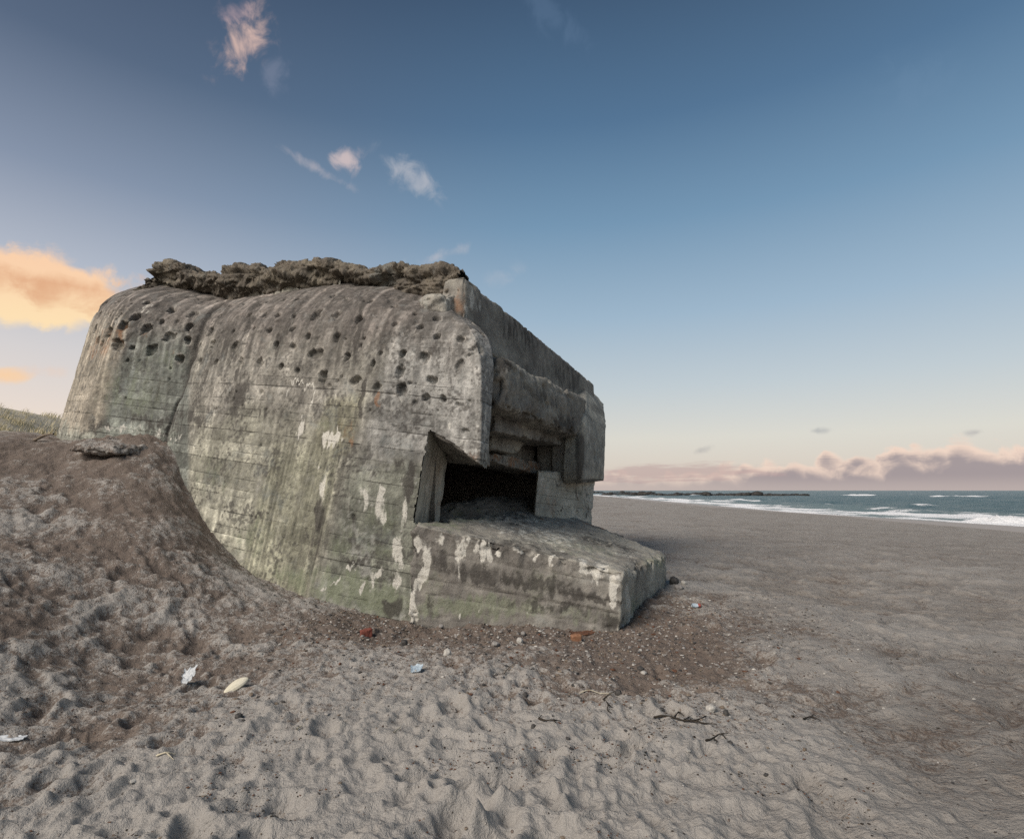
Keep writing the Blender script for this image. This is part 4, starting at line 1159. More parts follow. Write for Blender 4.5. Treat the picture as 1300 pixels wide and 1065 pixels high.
# splayed cheek and soffit on the near side of the opening
a0, a1 = P(545, 543, 8.16), P(522, 672, 8.14)
b0, b1 = P(570, 586, 9.45), P(556, 652, 9.45)
off_ = np.array([-0.7, 0.35, 0.0])
block('splayed_cheek', [[[a1 + off_ * 0.2 + [0, .25, -.3], a0 + off_ * 0.2 + [0, .25, .15]], [a1 + [0, 0, -.3], a0 + [0, 0, 0.12]]], [[b1 + off_ + [0, 0, -.4], b0 + off_ + [0, 0, .2]], [b1 + [0, 0, -.4], b0 + [0, 0, .2]]]], bunker,
      tone_=-0.02, cell=0.025, rnd=0.015, amp=0.012, chipamp=0.015, seed=55, stains=[(3, 550, 615, 16, 60, .5, .1), (1, 540, 620, 2, 40, .6, .15), (1, 548, 600, 1.5, 40, .5, .15), (0, 566, 600, 5, 30, .5, .1), (3, 555, 640, 14, 8, .5, 0)])
c0, c1 = P(543, 546, 8.15), P(612, 590, 7.92)
d0, d1 = P(570, 588, 9.5), P(622, 592, 8.9)
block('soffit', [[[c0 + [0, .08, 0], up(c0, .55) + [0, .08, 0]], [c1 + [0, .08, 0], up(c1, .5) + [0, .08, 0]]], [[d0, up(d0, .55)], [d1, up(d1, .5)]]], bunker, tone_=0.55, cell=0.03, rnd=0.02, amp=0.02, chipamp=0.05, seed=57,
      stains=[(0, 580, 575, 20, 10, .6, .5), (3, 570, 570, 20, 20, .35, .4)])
# gun chamber behind the opening: back, sides, ceiling, floor of one hollow room
def chamber():
    o = FR(610, 600, -1.0); 
    B0 = np.array([F0[0], F0[1]])
    def q(t, n, z): 
        return np.array([B0[0] + E1[0] * t + E2[0] * n, B0[1] + E1[1] * t + E2[1] * n, z])
    t0, t1, n0, n1, zb, zt = 0.55, 5.2, -1.15, -4.2, -0.3, 2.35
    vv = []; qq = []
    def plate(a, b, c, d, k=20):
        s = np.linspace(0, 1, k)
        g = (a[None, None] * (1 - s)[:, None, None] + b[None, None] * s[:, None, None]) * (1 - s)[None, :, None] + (d[None, None] * (1 - s)[:, None, None] + c[None, None] * s[:, None, None]) * s[None, :, None]
        g = g + 0.03 * fbm(g * 2.0, 3, 3)[..., None]
        qq.append(grid_quads(k, k) + sum(len(x) for x in vv)); vv.append(g.reshape(-1, 3))
    plate(q(t0, n1, zb), q(t1, n1, zb), q(t1, n1, zt), q(t0, n1, zt))
    plate(q(t0, n0, zb), q(t0, n1, zb), q(t0, n1, zt), q(t0, n0, zt))
    plate(q(t1, n1, zb), q(t1, n0, zb), q(t1, n0, zt), q(t1, n1, zt))
    plate(q(t0, n0, zt), q(t0, n1, zt), q(t1, n1, zt), q(t1, n0, zt))
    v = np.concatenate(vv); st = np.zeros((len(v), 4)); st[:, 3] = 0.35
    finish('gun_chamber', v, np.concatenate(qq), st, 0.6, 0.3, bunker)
chamber()

# broken roof layer: ragged rubble edge along the whole side, and the roof deck behind it
TOPL = [(172, 366), (186, 356), (197, 333), (206, 331), (215, 328.5), (229, 335), (240, 341), (262, 341), (285, 341), (291, 336), (312, 334.5), (326, 335), (333, 337), (343, 340), (350, 333), (372, 331), (382, 330), (392, 328.5), (410, 330), (426, 332), (440, 337), (462, 341), (476, 338), (486, 336.5), (500, 336), (504, 333), (528, 335), (558, 335.5), (575, 340), (592, 349)]
BOTL = [(172, 374), (197, 366), (240, 364), (262, 370), (285, 380), (305, 379), (318, 374), (348, 368), (390, 361), (415, 359), (435, 357), (460, 360), (485, 367), (515, 372), (545, 378), (565, 380), (580, 384), (592, 396)]
S0 = FR(592, 350, -0.80)[:2]; S1 = P(172, 360, 12.9)[:2]
ns2 = 620
tt = np.linspace(0, 1, ns2)
edge_xy = S1[None] * (1 - tt)[:, None] + S0[None] * tt[:, None]
# photograph column of each sample
ue = 650 + FP * edge_xy[:, 0] / (edge_xy[:, 1] * 0.955 * 1.0 + 0) * 0.0 if False else None
def z_for(xy, v):            # height at which the point over xy shows on photograph row v
    w = (487.5 - v) / FP
    return CAMZ + xy[:, 1] * (w * CT + ST) / (CT - w * ST)
def u_for(xy, v):
    w = (487.5 - v) / FP
    return 650 + FP * xy[:, 0] * (CT - w * ST) / xy[:, 1]
uu = u_for(edge_xy, 350.0)
vt = np.interp(uu, [a for a, b in TOPL], [b for a, b in TOPL])
vb = np.interp(uu, [a for a, b in BOTL], [b for a, b in BOTL])
zt_ = z_for(edge_xy, vt); zb_ = z_for(edge_xy, vb)
inw = np.array([E1[0], E1[1]])            # into the building, away from the camera
prof = [(1.05, 'b', -.05), (0.60, 'b', 0.0), (0.34, 'b', 0.02), (0.22, 'm', 0.22), (0.10, 'm', 0.42), (0.0, 'm', 0.56), (-0.02, 'm', 0.78), (0.02, 'm', 0.96), (0.07, 't', 0.0), (0.3, 't', 0.0), (1.3, 't', -0.05)]
rowsP = []
for o_, kind, f in prof:
    und_ = (1 - 0.85 * sstep(uu, 455, 525)) if (kind != 't' and o_ > 0.05 and o_ < 0.5) else 1.0
    xy = edge_xy + inw * (o_ * und_ * np.clip((1 - tt) / 0.07, 0.02, 1))[:, None]
    if kind == 'b': z = zb_ + f
    elif kind == 't': z = zt_ + f
    else: z = zb_ + (zt_ - zb_) * f
    rowsP.append(np.concatenate([xy, z[:, None]], 1))
g = np.stack(rowsP)[:, :-8]
tl = np.concatenate([[0], np.cumsum(np.linalg.norm(np.diff(g, axis=0), axis=-1).mean(1))])
g = catmull(g, tl, 110)
n_ = orient(g)
face = np.exp(-((np.linspace(0, tl[-1], 110) - (tl[4] + tl[8]) / 2) / 0.6) ** 2)[:, None]
def cells(p, f, seed):
    a_ = 0.4 + seed * 0.7                        # angular blocks, each face tilted its own way
    pr_ = np.stack([p[..., 0] * math.cos(a_) - p[..., 1] * math.sin(a_) + 0.35 * p[..., 2], p[..., 0] * math.sin(a_) + p[..., 1] * math.cos(a_), p[..., 2] + 0.2 * p[..., 0]], -1)
    q_ = pr_ * np.array([f * 0.7, f * 0.7, f * 1.7]) + 0.35 * np.stack([vn(p * f * 0.45, seed + k_) for k_ in (1, 2, 3)], -1)
    fl_ = np.floor(q_); fr_ = q_ - fl_ - 0.5
    i_ = (fl_.astype(np.int64) & 0xffffffff).astype(np.uint32)
    h_ = [_hash(i_[..., 0], i_[..., 1], i_[..., 2], seed + 10 * k_) - 0.5 for k_ in range(4)]
    return h_[0] + 1.1 * (h_[1] * fr_[..., 0] + h_[2] * fr_[..., 1] + h_[3] * fr_[..., 2])
lump = 0.13 * fbm(g * np.array([1.3, 1.3, 6.0]), 3, 71) + 0.13 * cells(g, 2.6, 74) + 0.10 * cells(g, 6.5, 76) + 0.045 * cells(g, 16.0, 78) + 0.015 * fbm(g * np.array([9, 9, 22.0]), 2, 81) + 0.010 * vn(g * 34.0, 79)
g2 = g + n_ * (lump * (0.35 + 0.65 * face))[..., None]
g2[..., 2] = np.minimum(g2[..., 2], g[..., 2] + 0.06)
v_ = g2.reshape(-1, 3)
st_ = np.zeros((len(v_), 4)); st_[:, 0] = 0.30 + 0.35 * fbm(v_ * 5.0, 3, 411); st_[:, 3] = np.clip(0.10 + 0.25 * fbm(v_ * 2.0, 2, 413), 0, 1); st_[:, 2] = np.clip(0.5 * fbm(v_ * 1.2, 2, 415), 0, 1)
tn = tint_of(v_, 0.46 + 0.25 * fbm(v_ * np.array([2.0, 2.0, 9.0]), 3, 417)); tn[:, :3] *= 0.56 * np.array([1.05, 0.96, 0.86])
ro = finish('broken_roof_edge', g2, grid_quads(*g2.shape[:2]), st_, 0.5, 0.0, bunker, tint=tn)
ro['label'] = 'crumbling brown rubble edge of the roof slab'
# roof deck back to the hidden rear wall
back = np.stack([np.concatenate([edge_xy + inw * o_, (zt_ - 0.06 - 0.05 * o_)[:, None]], 1) for o_ in (0.9, 3.0, 6.4)] + [np.concatenate([edge_xy + inw * 6.5, np.full((ns2, 1), -0.5)], 1)])[:, :-70:8]
me = mesh_from('roof_deck', back, grid_quads(*back.shape[:2]))
link('roof_deck', me, M_RUB, bunker)
# a pale bedding course shows between shoulder and rubble here and there
bu = np.linspace(300, 432, 90)
vb2 = np.interp(bu, [a for a, b in BOTL], [b for a, b in BOTL])
dd_ = np.interp(bu, [300, 352, 446], [11.75, 10.95, 10.05]) 
c_lo = P(bu, vb2 + 9, dd_ + 0.05); c_hi = P(bu, vb2 - 6, dd_ + 0.10)
k_ = np.linspace(0, 1, 10)[:, None, None]
g = c_lo[None] * (1 - k_) + c_hi[None] * k_
g = np.concatenate([g, (c_hi + np.array([0.2, 0.5, 0]))[None]])
g = g + 0.02 * fbm(g * 6, 3, 4)[..., None]
finish('bedding_course', g, grid_quads(*g.shape[:2]), np.zeros(g.shape[:2] + (4,)), 0.12, 0.0, bunker)
# rusty broken chunk under the end of the rubble edge
front_block('broken_chunk', (562, 372), (598, 370), (565, 398), (597, 408), -0.98, 0.5, tone_=0.45, rnd=0.12, amp=0.06, chipamp=0.08, seed=63, cell=0.02, stains=[(3, 590, 385, 14, 12, .9, 0), (1, 568, 382, 6, 6, .6, 0)])

# ------------------------------------------------------------------ the apron sloping out of the opening
def apron():
    TLn, TRn = P(521, 664, 7.98), P(790, 726, 7.47)
    BLn, BRn = P(517, 812, 7.95), P(783, 830, 7.36)
    TRf, BRf = P(846, 704, 10.75), P(846, 770, 10.6)
    TLf = FR(640, 600, -1.6) * 0; 
    TLf = P(700, 645, 12.4); BLf = TLf + np.array([0, 0, -1.6])
    c8 = [[[BLn, TLn], [BLf, TLf]], [[BRn, TRn], [BRf, TRf]]]
    v, q, nw, ed_ = rbox(c8, cell=0.022, rnd=0.022, amp=0.03, chipamp=0.10, edge=0.012, seed=81, boards=0.0)
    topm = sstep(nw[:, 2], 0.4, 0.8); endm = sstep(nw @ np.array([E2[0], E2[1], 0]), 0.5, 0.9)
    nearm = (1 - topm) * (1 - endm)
    uu, vv = proj(v)
    lv = levw(v); rw = np.floor(lv / BH); f_ = lv / BH - rw
    wv = 0.012 * vn(v * 2.0, 4)
    d = nearm * (0.028 * (_hash(np.abs(rw).astype(np.uint32), (rw * 0).astype(np.uint32), (rw * 0).astype(np.uint32), 4) - 0.5) - 0.016 * np.exp(-(np.minimum(f_, 1 - f_) * 0.19 / 0.014) ** 2))
    al1 = v[:, 0] * E1[0] + v[:, 1] * E1[1]
    d = d + endm * 0.03 * (0.5 - np.abs(vn(np.stack([al1 * 9, al1 * 0, v[:, 2] * 0.8], -1), 33)))
    d = d + topm * (0.02 * fbm(v * 6.0, 3, 55) + 0.012 * (0.5 - np.abs(vn(v * 18.0, 57))))
    # lime crust hanging over the near upper edge
    lip = np.exp(-((vv - (672 + (uu - 530) * 0.245)) / 8.0) ** 2) * nearm
    d = d + lip * 0.03 * sstep(fbm(v * 9.0, 3, 91), -0.1, 0.4)
    v = v + nw * d[:, None]
    st = np.zeros((len(v), 4))
    uw_, vw_, bk_ = warp(v, uu, vv)
    S = [(2, 600, 770, 120, 16, .9, .03), (2, 680, 740, 60, 20, .5, .1), (2, 545, 745, 30, 40, .5, 0), (2, 740, 780, 60, 14, .55, .05), (2, 580, 650, 60, 12, .9, .1), (2, 560, 662, 40, 10, .8, .2), (2, 720, 690, 90, 14, .6, .2), (2, 805, 765, 14, 26, .65, -.6), (2, 830, 715, 26, 12, .7, 0),
         (0, 650, 735, 90, 9, .95, .12), (0, 600, 728, 50, 14, .8, .08), (0, 560, 715, 14, 22, .7, 0), (0, 740, 755, 60, 7, .9, .12), (0, 700, 770, 90, 8, .6, .06), (0, 770, 785, 30, 10, .7, 0), (0, 670, 700, 90, 14, .6, .2), (0, 620, 700, 60, 14, .6, .2), (0, 640, 655, 70, 6, .7, .1), (0, 770, 690, 60, 5, .7, .3), (0, 810, 735, 4, 40, .5, -.2), (0, 530, 690, 8, 16, .8, 0), (0, 545, 770, 6, 20, .6, 0),
         (1, 583, 700, 5, 20, 1.0, 0), (1, 582, 730, 2.5, 16, 1.0, 0), (1, 590, 695, 5, 12, .9, 0), (1, 604, 700, 3.5, 10, 1.0, 0), (1, 613, 705, 4, 12, 1.0, 0), (1, 622, 703, 5, 11, .95, 0), (1, 634, 703, 4, 8, .9, 0), (1, 655, 703, 9, 6, .9, .2), (1, 680, 708, 10, 6, .85, .2), (1, 703, 714, 6, 8, 1.0, 0), (1, 740, 722, 8, 12, .95, .2), (1, 762, 728, 14, 12, .95, .2), (1, 780, 745, 6, 18, .9, 0), (1, 779, 765, 4, 6, 1.1, 0), (1, 797, 760, 4, 36, .8, -.15), (1, 812, 745, 3, 30, .5, -.2),
         (1, 530, 740, 5, 26, 1.0, .3), (1, 524, 770, 7, 24, 1.05, 0), (1, 541, 715, 5, 30, .95, .05), (1, 533, 688, 6, 12, .9, 0), (1, 556, 686, 6, 9, .85, 0), (1, 585, 782, 1.6, 5, 1.0, 0), (1, 690, 680, 80, 16, .55, .2), (1, 640, 668, 60, 10, .5, .2), (1, 610, 645, 20, 4, .6, .3), (1, 800, 705, 40, 8, .42, .2), (1, 640, 776, 60, 3, .4, .05),
         (3, 640, 640, 90, 10, .7, .15), (3, 700, 660, 70, 5, .5, .25), (3, 565, 735, 20, 10, .4, 0), (3, 830, 735, 10, 20, .3, 0)]
    for ch, u, v0, ru, rv, s, rot in S:
        blob(ch, u, v0, ru, rv, s, rot, uw_, vw_, st)
    st *= bk_[:, None]
    jn = nearm * np.exp(-(np.minimum(f_, 1 - f_) * 0.19 / 0.012) ** 2)
    st[:, 0] = np.maximum(st[:, 0], 0.55 * jn)
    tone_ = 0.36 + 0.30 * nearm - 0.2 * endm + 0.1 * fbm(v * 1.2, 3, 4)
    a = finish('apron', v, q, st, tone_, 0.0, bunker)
    a['label'] = 'low sloping concrete apron with lime drips along its edge'
    return a
apr = apron()
# raised lip along the far side of the apron
l0, l1, l2 = P(742, 664, 11.9), P(790, 684, 11.4), P(700, 652, 11.9)
block('apron_lip', [[[l2 + [0, 0, -.25], l2 + [0, 0, .05]], [l2 + [.1, .35, -.25], l2 + [.1, .35, .05]]], [[l1 + [0, 0, -.25], l1 + [0, 0, .03]], [l1 + [.1, .35, -.25], l1 + [.1, .35, .03]]]], bunker, tone_=0.65, cell=0.03, rnd=0.03, amp=0.03, chipamp=0.05, seed=83,
      stains=[(3, 740, 668, 60, 8, .6, .3), (0, 745, 670, 60, 4, .6, .3)])
# dirt and broken stuff lying in the mouth of the opening
pf = np.array([P(556, 648, 9.0), P(610, 640, 9.2), P(690, 652, 11.6), P(640, 628, 11.2)])
def dirt_fill():
    s = np.linspace(0, 1, 90)
    a, b, c, d = P(545, 655, 8.9), P(715, 664, 11.7), P(715, 632, 13.4), P(560, 632, 10.6)
    g = (a * (1 - s)[:, None, None] + b * s[:, None, None]) * (1 - s)[None, :, None] + (d * (1 - s)[:, None, None] + c * s[:, None, None]) * s[None, :, None]
    g[..., 2] += 0.10 * np.sin(s * math.pi)[None, :] + 0.10 * fbm(g * 2.2, 3, 6) + 0.05 * fbm(g * 8, 3, 7)
    g[..., 2] -= 0.22 * (np.maximum(np.abs(s - 0.5) * 2, 0)[:, None] ** 4 + (1 - s)[None, :] ** 4 * 0.9)
    me = mesh_from('dirt_fill', g, grid_quads(90, 90))
    o = link('dirt_fill', me, M_RUB, bunker)
dirt_fill()
# ------------------------------------------------------------------ things lying about
def ground_many(x, y):
    r = np.hypot(x, y); a = np.arctan2(x, y)
    i = np.clip(np.searchsorted(rr, r), 1, nr - 1); j = np.clip(np.searchsorted(az_r, a), 1, nc - 1)
    fi = np.clip((r - rr[i - 1]) / (rr[i] - rr[i - 1]), 0, 1); fj = (a - az_r[j - 1]) / (az_r[j] - az_r[j - 1])
    return (gz2[i - 1, j - 1] * (1 - fi) + gz2[i, j - 1] * fi) * (1 - fj) + (gz2[i - 1, j] * (1 - fi) + gz2[i, j] * fi) * fj
def ico(sub):
    t = (1 + 5 ** 0.5) / 2
    v = [(-1, t, 0), (1, t, 0), (-1, -t, 0), (1, -t, 0), (0, -1, t), (0, 1, t), (0, -1, -t), (0, 1, -t), (t, 0, -1), (t, 0, 1), (-t, 0, -1), (-t, 0, 1)]
    v = [np.array(p, float) / np.linalg.norm(p) for p in v]
    f = [(0, 11, 5), (0, 5, 1), (0, 1, 7), (0, 7, 10), (0, 10, 11), (1, 5, 9), (5, 11, 4), (11, 10, 2), (10, 7, 6), (7, 1, 8), (3, 9, 4), (3, 4, 2), (3, 2, 6), (3, 6, 8), (3, 8, 9), (4, 9, 5), (2, 4, 11), (6, 2, 10), (8, 6, 7), (9, 8, 1)]
    for _ in range(sub):
        mid = {}; nf = []
        def m(a, b):
            k = (min(a, b), max(a, b))
            if k not in mid:
                p = v[a] + v[b]; v.append(p / np.linalg.norm(p)); mid[k] = len(v) - 1
            return mid[k]
        for a, b, c in f:
            ab, bc, ca_ = m(a, b), m(b, c), m(c, a)
            nf += [(a, ab, ca_), (b, bc, ab), (c, ca_, bc), (ab, bc, ca_)]
        f = nf
    return np.array(v), np.array(f)
IV0, IF0 = ico(0); IV2, IF2 = ico(1); IV3, IF3 = ico(3)
def px_size(p, px): return px / FP * math.hypot(p[0], p[1])

M_STONE_D = plain_material('dark_stone', (0.03, 0.028, 0.027), (0.075, 0.07, 0.065), 30, 0.7)
M_STONE_L = plain_material('pale_stone', (0.28, 0.265, 0.24), (0.44, 0.42, 0.385), 30, 0.8)
M_STONE_G = plain_material('grey_stone', (0.17, 0.16, 0.15), (0.29, 0.27, 0.25), 26, 0.85)
M_BRICK = plain_material('red_brick', (0.12, 0.035, 0.025), (0.20, 0.07, 0.05), 45, 0.9, 0.6)
M_TERRA = plain_material('orange_clay', (0.18, 0.085, 0.045), (0.26, 0.14, 0.085), 40, 0.9, 0.5)
M_RUST = plain_material('rusted_iron', (0.05, 0.028, 0.02), (0.15, 0.07, 0.04), 60, 0.85, 0.6)
M_PLAS = plain_material('white_plastic', (0.34, 0.36, 0.38), (0.48, 0.50, 0.51), 14, 0.45, 0.2, 0.5)
M_BLUEP = plain_material('blue_plastic', (0.26, 0.33, 0.39), (0.40, 0.46, 0.50), 14, 0.45, 0.2, 0.5)
M_REDP = plain_material('red_plastic', (0.20, 0.045, 0.035), (0.28, 0.07, 0.05), 14, 0.5, 0.2, 0.5)
M_SHELL = plain_material('shell', (0.46, 0.43, 0.33), (0.58, 0.54, 0.44), 22, 0.6, 0.3)
M_WEED = plain_material('dry_seaweed', (0.012, 0.010, 0.008), (0.045, 0.035, 0.025), 60, 0.8, 0.4)
M_WOOD = plain_material('driftwood', (0.10, 0.075, 0.055), (0.22, 0.18, 0.14), 40, 0.9, 0.5)
M_STRAW = plain_material('straw', (0.38, 0.33, 0.24), (0.50, 0.45, 0.34), 40, 0.85, 0.3)
M_ROCK = plain_material('sea_rock', (0.018, 0.017, 0.016), (0.05, 0.046, 0.042), 0.8, 0.7, 0.5)

def stone(u, v, wpx, hpx, mat, label, name='stone', seed=0, sink=0.3, cat='stone', group=None, dy=1.0):
    p = on_ground(u, v)
    w = px_size(p, wpx) * 0.42; h = px_size(p, hpx) * 0.62
    d = IV3 * (1 + 0.22 * fbm(IV3 * 1.5 + seed * 3.1, 2, seed)[:, None] + 0.08 * vn(IV3 * 4 + seed, seed + 2)[:, None])
    d = np.sign(d) * np.abs(d) ** 0.88
    vv = d * np.array([w, w * dy, h]); a = seed * 1.7
    c, s = math.cos(a * 0.3), math.sin(a * 0.3)
    vv = np.stack([vv[:, 0] * c - vv[:, 1] * s, vv[:, 0] * s + vv[:, 1] * c, vv[:, 2]], -1)
    me = mesh_from(name, vv, None, IF3)
    o = link(name, me, mat)
    o.location = (p[0], p[1], p[2] + h * (1 - 2 * sink))
    return tag(o, label, cat, group)
stone(513, 819, 9, 7, M_STONE_D, 'dark round stone lying behind the white stone near the bunker foot', seed=3)
stone(568, 831, 11, 7, M_STONE_L, 'white rounded stone on open sand before the apron', seed=4)
stone(660, 816, 9, 6, M_STONE_L, 'pale flat pebble below the middle of the apron wall', seed=5)
stone(664, 807, 7, 4, M_STONE_G, 'small grey stone close above the pale flat pebble', seed=6)
stone(629, 819, 11, 5, M_STONE_G, 'flat grey slab of stone in gravel before the apron', seed=7)
stone(667, 885, 6, 5, M_STONE_D, 'small black pebble alone on sand right of centre', seed=8)
stone(677, 925, 6, 5, M_STONE_D, 'small black pebble beside the short seaweed strand', seed=9)
stone(813, 851, 9, 5, M_STONE_D, 'black stone with a pale chip right of the apron corner', seed=10)
stone(817, 855, 8, 3, M_STONE_L, 'pale chip of stone tucked against the black stone', seed=11)
stone(785, 882, 9, 6, M_STONE_D, 'dark lump of stone above the branching seaweed', seed=12)
stone(903, 904, 12, 7, M_STONE_L, 'pale stone at the right end of the long seaweed strand', seed=13)
stone(922, 909, 7, 7, M_STONE_D, 'black pebble just right of the pale stone by the seaweed', seed=14)
stone(303, 911, 9, 5, M_STONE_D, 'black flat pebble in the left foreground sand', seed=15)
stone(806, 929, 4, 3, M_STONE_D, 'tiny black pebble below the long seaweed strand', seed=16)
stone(856, 741, 12, 9, M_STONE_D, 'dark rock at the far right foot of the apron', seed=17)
stone(862, 748, 12, 6, M_STONE_G, 'grey stone leaning on the dark rock by the apron end', seed=18)
stone(868, 742, 8, 5, M_STONE_L, 'pale pebble just behind the grey stone at the apron end', seed=19)
stone(624, 786, 9, 5, M_STONE_D, 'dark stone against the foot of the apron wall', seed=20)
stone(634, 788, 8, 4, M_STONE_L, 'small white stone touching the apron foot beside a dark one', seed=21)
stone(560, 797, 7, 4, M_STONE_G, 'grey pebble near the white litter at the apron foot', seed=22)
stone(788, 796, 9, 5, M_STONE_G, 'grey rubble stone at the near corner of the apron', seed=24)
stone(775, 800, 10, 4, M_STONE_D, 'dark rubble stone just left of the apron near corner', seed=25)

def chunk(u, v, wpx, hpx, mat, label, name, cat, seed, asp=0.7, yaw=0.4, roll=0.2):
    p = on_ground(u, v)
    w = px_size(p, wpx); h = px_size(p, hpx)
    X_ = np.array([math.cos(yaw), math.sin(yaw), math.sin(roll) * 0.6]) * w / 2; Y_ = np.array([-math.sin(yaw), math.cos(yaw), 0]) * w * asp / 2; Z_ = np.array([-0.2 * math.sin(roll), 0, 1]) * h / 2
    c8 = [[[(-X_ - Y_ - Z_), (-X_ - Y_ + Z_)], [(-X_ + Y_ - Z_), (-X_ + Y_ + Z_)]], [[(X_ - Y_ - Z_), (X_ - Y_ + Z_)], [(X_ * .8 + Y_ - Z_), (X_ * .8 + Y_ + Z_)]]]
    vv, q, nw, e_ = rbox(c8, cell=w / 14, rnd=h * 0.15, amp=h * 0.12, chipamp=h * 0.35, seed=seed)
    me = mesh_from(name, vv + nw * (h * 0.1 * fbm(vv / w * 5, 3, seed))[:, None], q)
    o = link(name, me, mat)
    o.location = (p[0], p[1], p[2] + h * 0.3)
    return tag(o, label, cat)
chunk(465, 808, 14, 10, M_BRICK, 'dark red broken brick half sunk in sand left of the apron', 'brick_fragment', 'brick', 5)
chunk(731, 813, 13, 8, M_TERRA, 'orange clay fragment in gravel before the apron', 'clay_fragment', 'brick', 6, yaw=0.1)

def sheet_thing(u, v, wpx, hpx, mat, label, name, cat, seed, tilt=0.6, thick=0.004, yaw=0.0, curl=0.3, group=None):
    p = on_ground(u, v)
    w = px_size(p, wpx); h = px_size(p, hpx)
    n = 22
    s, t = np.meshgrid(np.linspace(-0.5, 0.5, n), np.linspace(0, 1, n))
    edge = 1 + 0.25 * vn2(t * 4 + seed, s * 0 + seed, seed)
    x = s * w * edge; y = (t - 0.3) * h * 1.3 * math.cos(tilt); z = t * h * math.sin(tilt) * (1 + 0.3 * vn2(s * 3 + seed, t * 0, seed + 1)) + 0.18 * h * fbm2(s * 5 + seed, t * 5, 3, seed) + curl * h * (s * 2) ** 2 * 0.4
    c, q_ = math.cos(yaw), math.sin(yaw)
    top_ = np.stack([x * c - y * q_, x * q_ + y * c, z], -1)
    nn = grid_normals(top_)
    bot_ = top_ - nn * thick
    vv = np.concatenate([top_.reshape(-1, 3), bot_.reshape(-1, 3)])
    q = grid_quads(n, n); q2 = q[:, ::-1] + n * n
    b = np.concatenate([np.arange(n), np.arange(1, n) * n + n - 1, (n - 1) * n + np.arange(n - 2, -1, -1), np.arange(n - 2, 0, -1) * n])
    b2 = np.roll(b, -1)
    rim_ = np.stack([b, b2, b2 + n * n, b + n * n], -1)
    me = mesh_from(name, vv, np.concatenate([q, q2, rim_]))
    o = link(name, me, mat)
    o.location = (p[0], p[1], p[2] + 0.004)
    return tag(o, label, cat, group)
sheet_thing(237, 872, 12, 14, M_PLAS, 'crumpled bluish white plastic scrap standing up in the sand', 'plastic_scrap', 'litter', 3, 1.2)
sheet_thing(528, 853, 14, 9, M_BLUEP, 'pale blue plastic scrap lying flat before the bunker', 'plastic_scrap', 'litter', 4, 0.5)
sheet_thing(601, 791, 11, 6, M_BLUEP, 'small bluish scrap at the foot of the apron wall', 'plastic_scrap', 'litter', 5, 0.6)
sheet_thing(595, 787, 26, 3, M_PLAS, 'long white strip of litter along the apron foot', 'plastic_strip', 'litter', 6, 0.3)
sheet_thing(12, 942, 22, 6, M_PLAS, 'white scrap lying at the far left edge of the foreground', 'plastic_scrap', 'litter', 7, 0.3)
sheet_thing(740, 806, 26, 6, M_RUST, 'thin rusty metal shard behind the orange clay fragment', 'metal_shard', 'scrap metal', 8, 0.5, 0.008, 0.3)

def crushed_can(u, v):
    p = on_ground(u, v)
    root = empty('crushed_can', tuple(p)); tag(root, 'crushed blue and red can on sand right of the apron', 'can')
    n, m_ = 24, 16
    a = np.linspace(0, 2 * math.pi, n, endpoint=False)
    r0 = 0.034; L_ = 0.12
    rows_ = []
    for i, t in enumerate(np.linspace(0, 1, m_)):
        rr_ = r0 * (0.85 if i in (0, m_ - 1) else 1.0) * (1 - 0.35 * math.sin(t * math.pi) * (0.5 + 0.5 * np.cos(a * 2 + t * 3)))
        rows_.append(np.stack([np.full(n, (t - 0.5) * L_), rr_ * np.cos(a), rr_ * np.sin(a) * 0.8], -1))
    g = np.stack(rows_) + p + np.array([0, 0, r0 * 0.6])
    g = g + 0.004 * fbm(g * 40, 2, 2)[..., None]
    def tube(name, g, mat, caps):
        v = g.reshape(-1, 3); q = grid_quads(g.shape[0], n, 0, True); tr = []
        for row_, on in ((0, caps[0]), (g.shape[0] - 1, caps[1])):
            if on:
                c = len(v); v = np.concatenate([v, g[row_].mean(0)[None]])
                tr += [(c, row_ * n + k, row_ * n + (k + 1) % n) for k in range(n)]
        link(name, mesh_from(name, v, q, tr or None), mat, root)
    tube('can_body', g[:11], M_BLUEP, (True, False)); tube('can_end', g[10:], M_REDP, (False, True))
crushed_can(884, 771)

def cuttle(u, v):
    p = on_ground(u, v)
    w = px_size(p, 27) / 2
    n, m_ = 40, 24
    t, a = np.meshgrid(np.linspace(0.0, 1, n), np.linspace(-math.pi / 2, math.pi / 2, m_), indexing='ij')
    rad = np.sin(np.clip(t * 0.96 + 0.02, 0, 1) * math.pi) ** 0.6 * (0.34 + 0.10 * t)
    ridge = 1 + 0.03 * np.sin(a * 14)
    x = (t - 0.5) * 2 * w; y = rad * w * np.sin(a) * 1.25 * ridge; z = rad * w * np.cos(a) * 0.85 * ridge
    g = np.stack([x, y, z], -1)
    n_ = grid_normals(g); inner = g * np.array([0.97, 0.9, 0.85])
    v = np.concatenate([g.reshape(-1, 3), inner.reshape(-1, 3)]); q = grid_quads(n, m_)
    b = np.concatenate([np.arange(n) * m_, ]); b_ = np.arange(n) * m_ + m_ - 1
    rim_ = np.concatenate([np.stack([b[:-1], b[1:], b[1:] + n * m_, b[:-1] + n * m_], -1), np.stack([b_[:-1], b_[1:], b_[1:] + n * m_, b_[:-1] + n * m_], -1)])
    me = mesh_from('sea_shell', v, np.concatenate([q, q[:, ::-1] + n * m_, rim_]))
    o = link('sea_shell', me, M_SHELL)
    o.location = (p[0], p[1] + 0.03, p[2] + 0.012); o.rotation_euler = (0.55, -0.5, 0.35)
    tag(o, 'large cream shell tilted in a hollow, right of the plastic scrap', 'shell')
cuttle(297, 875)

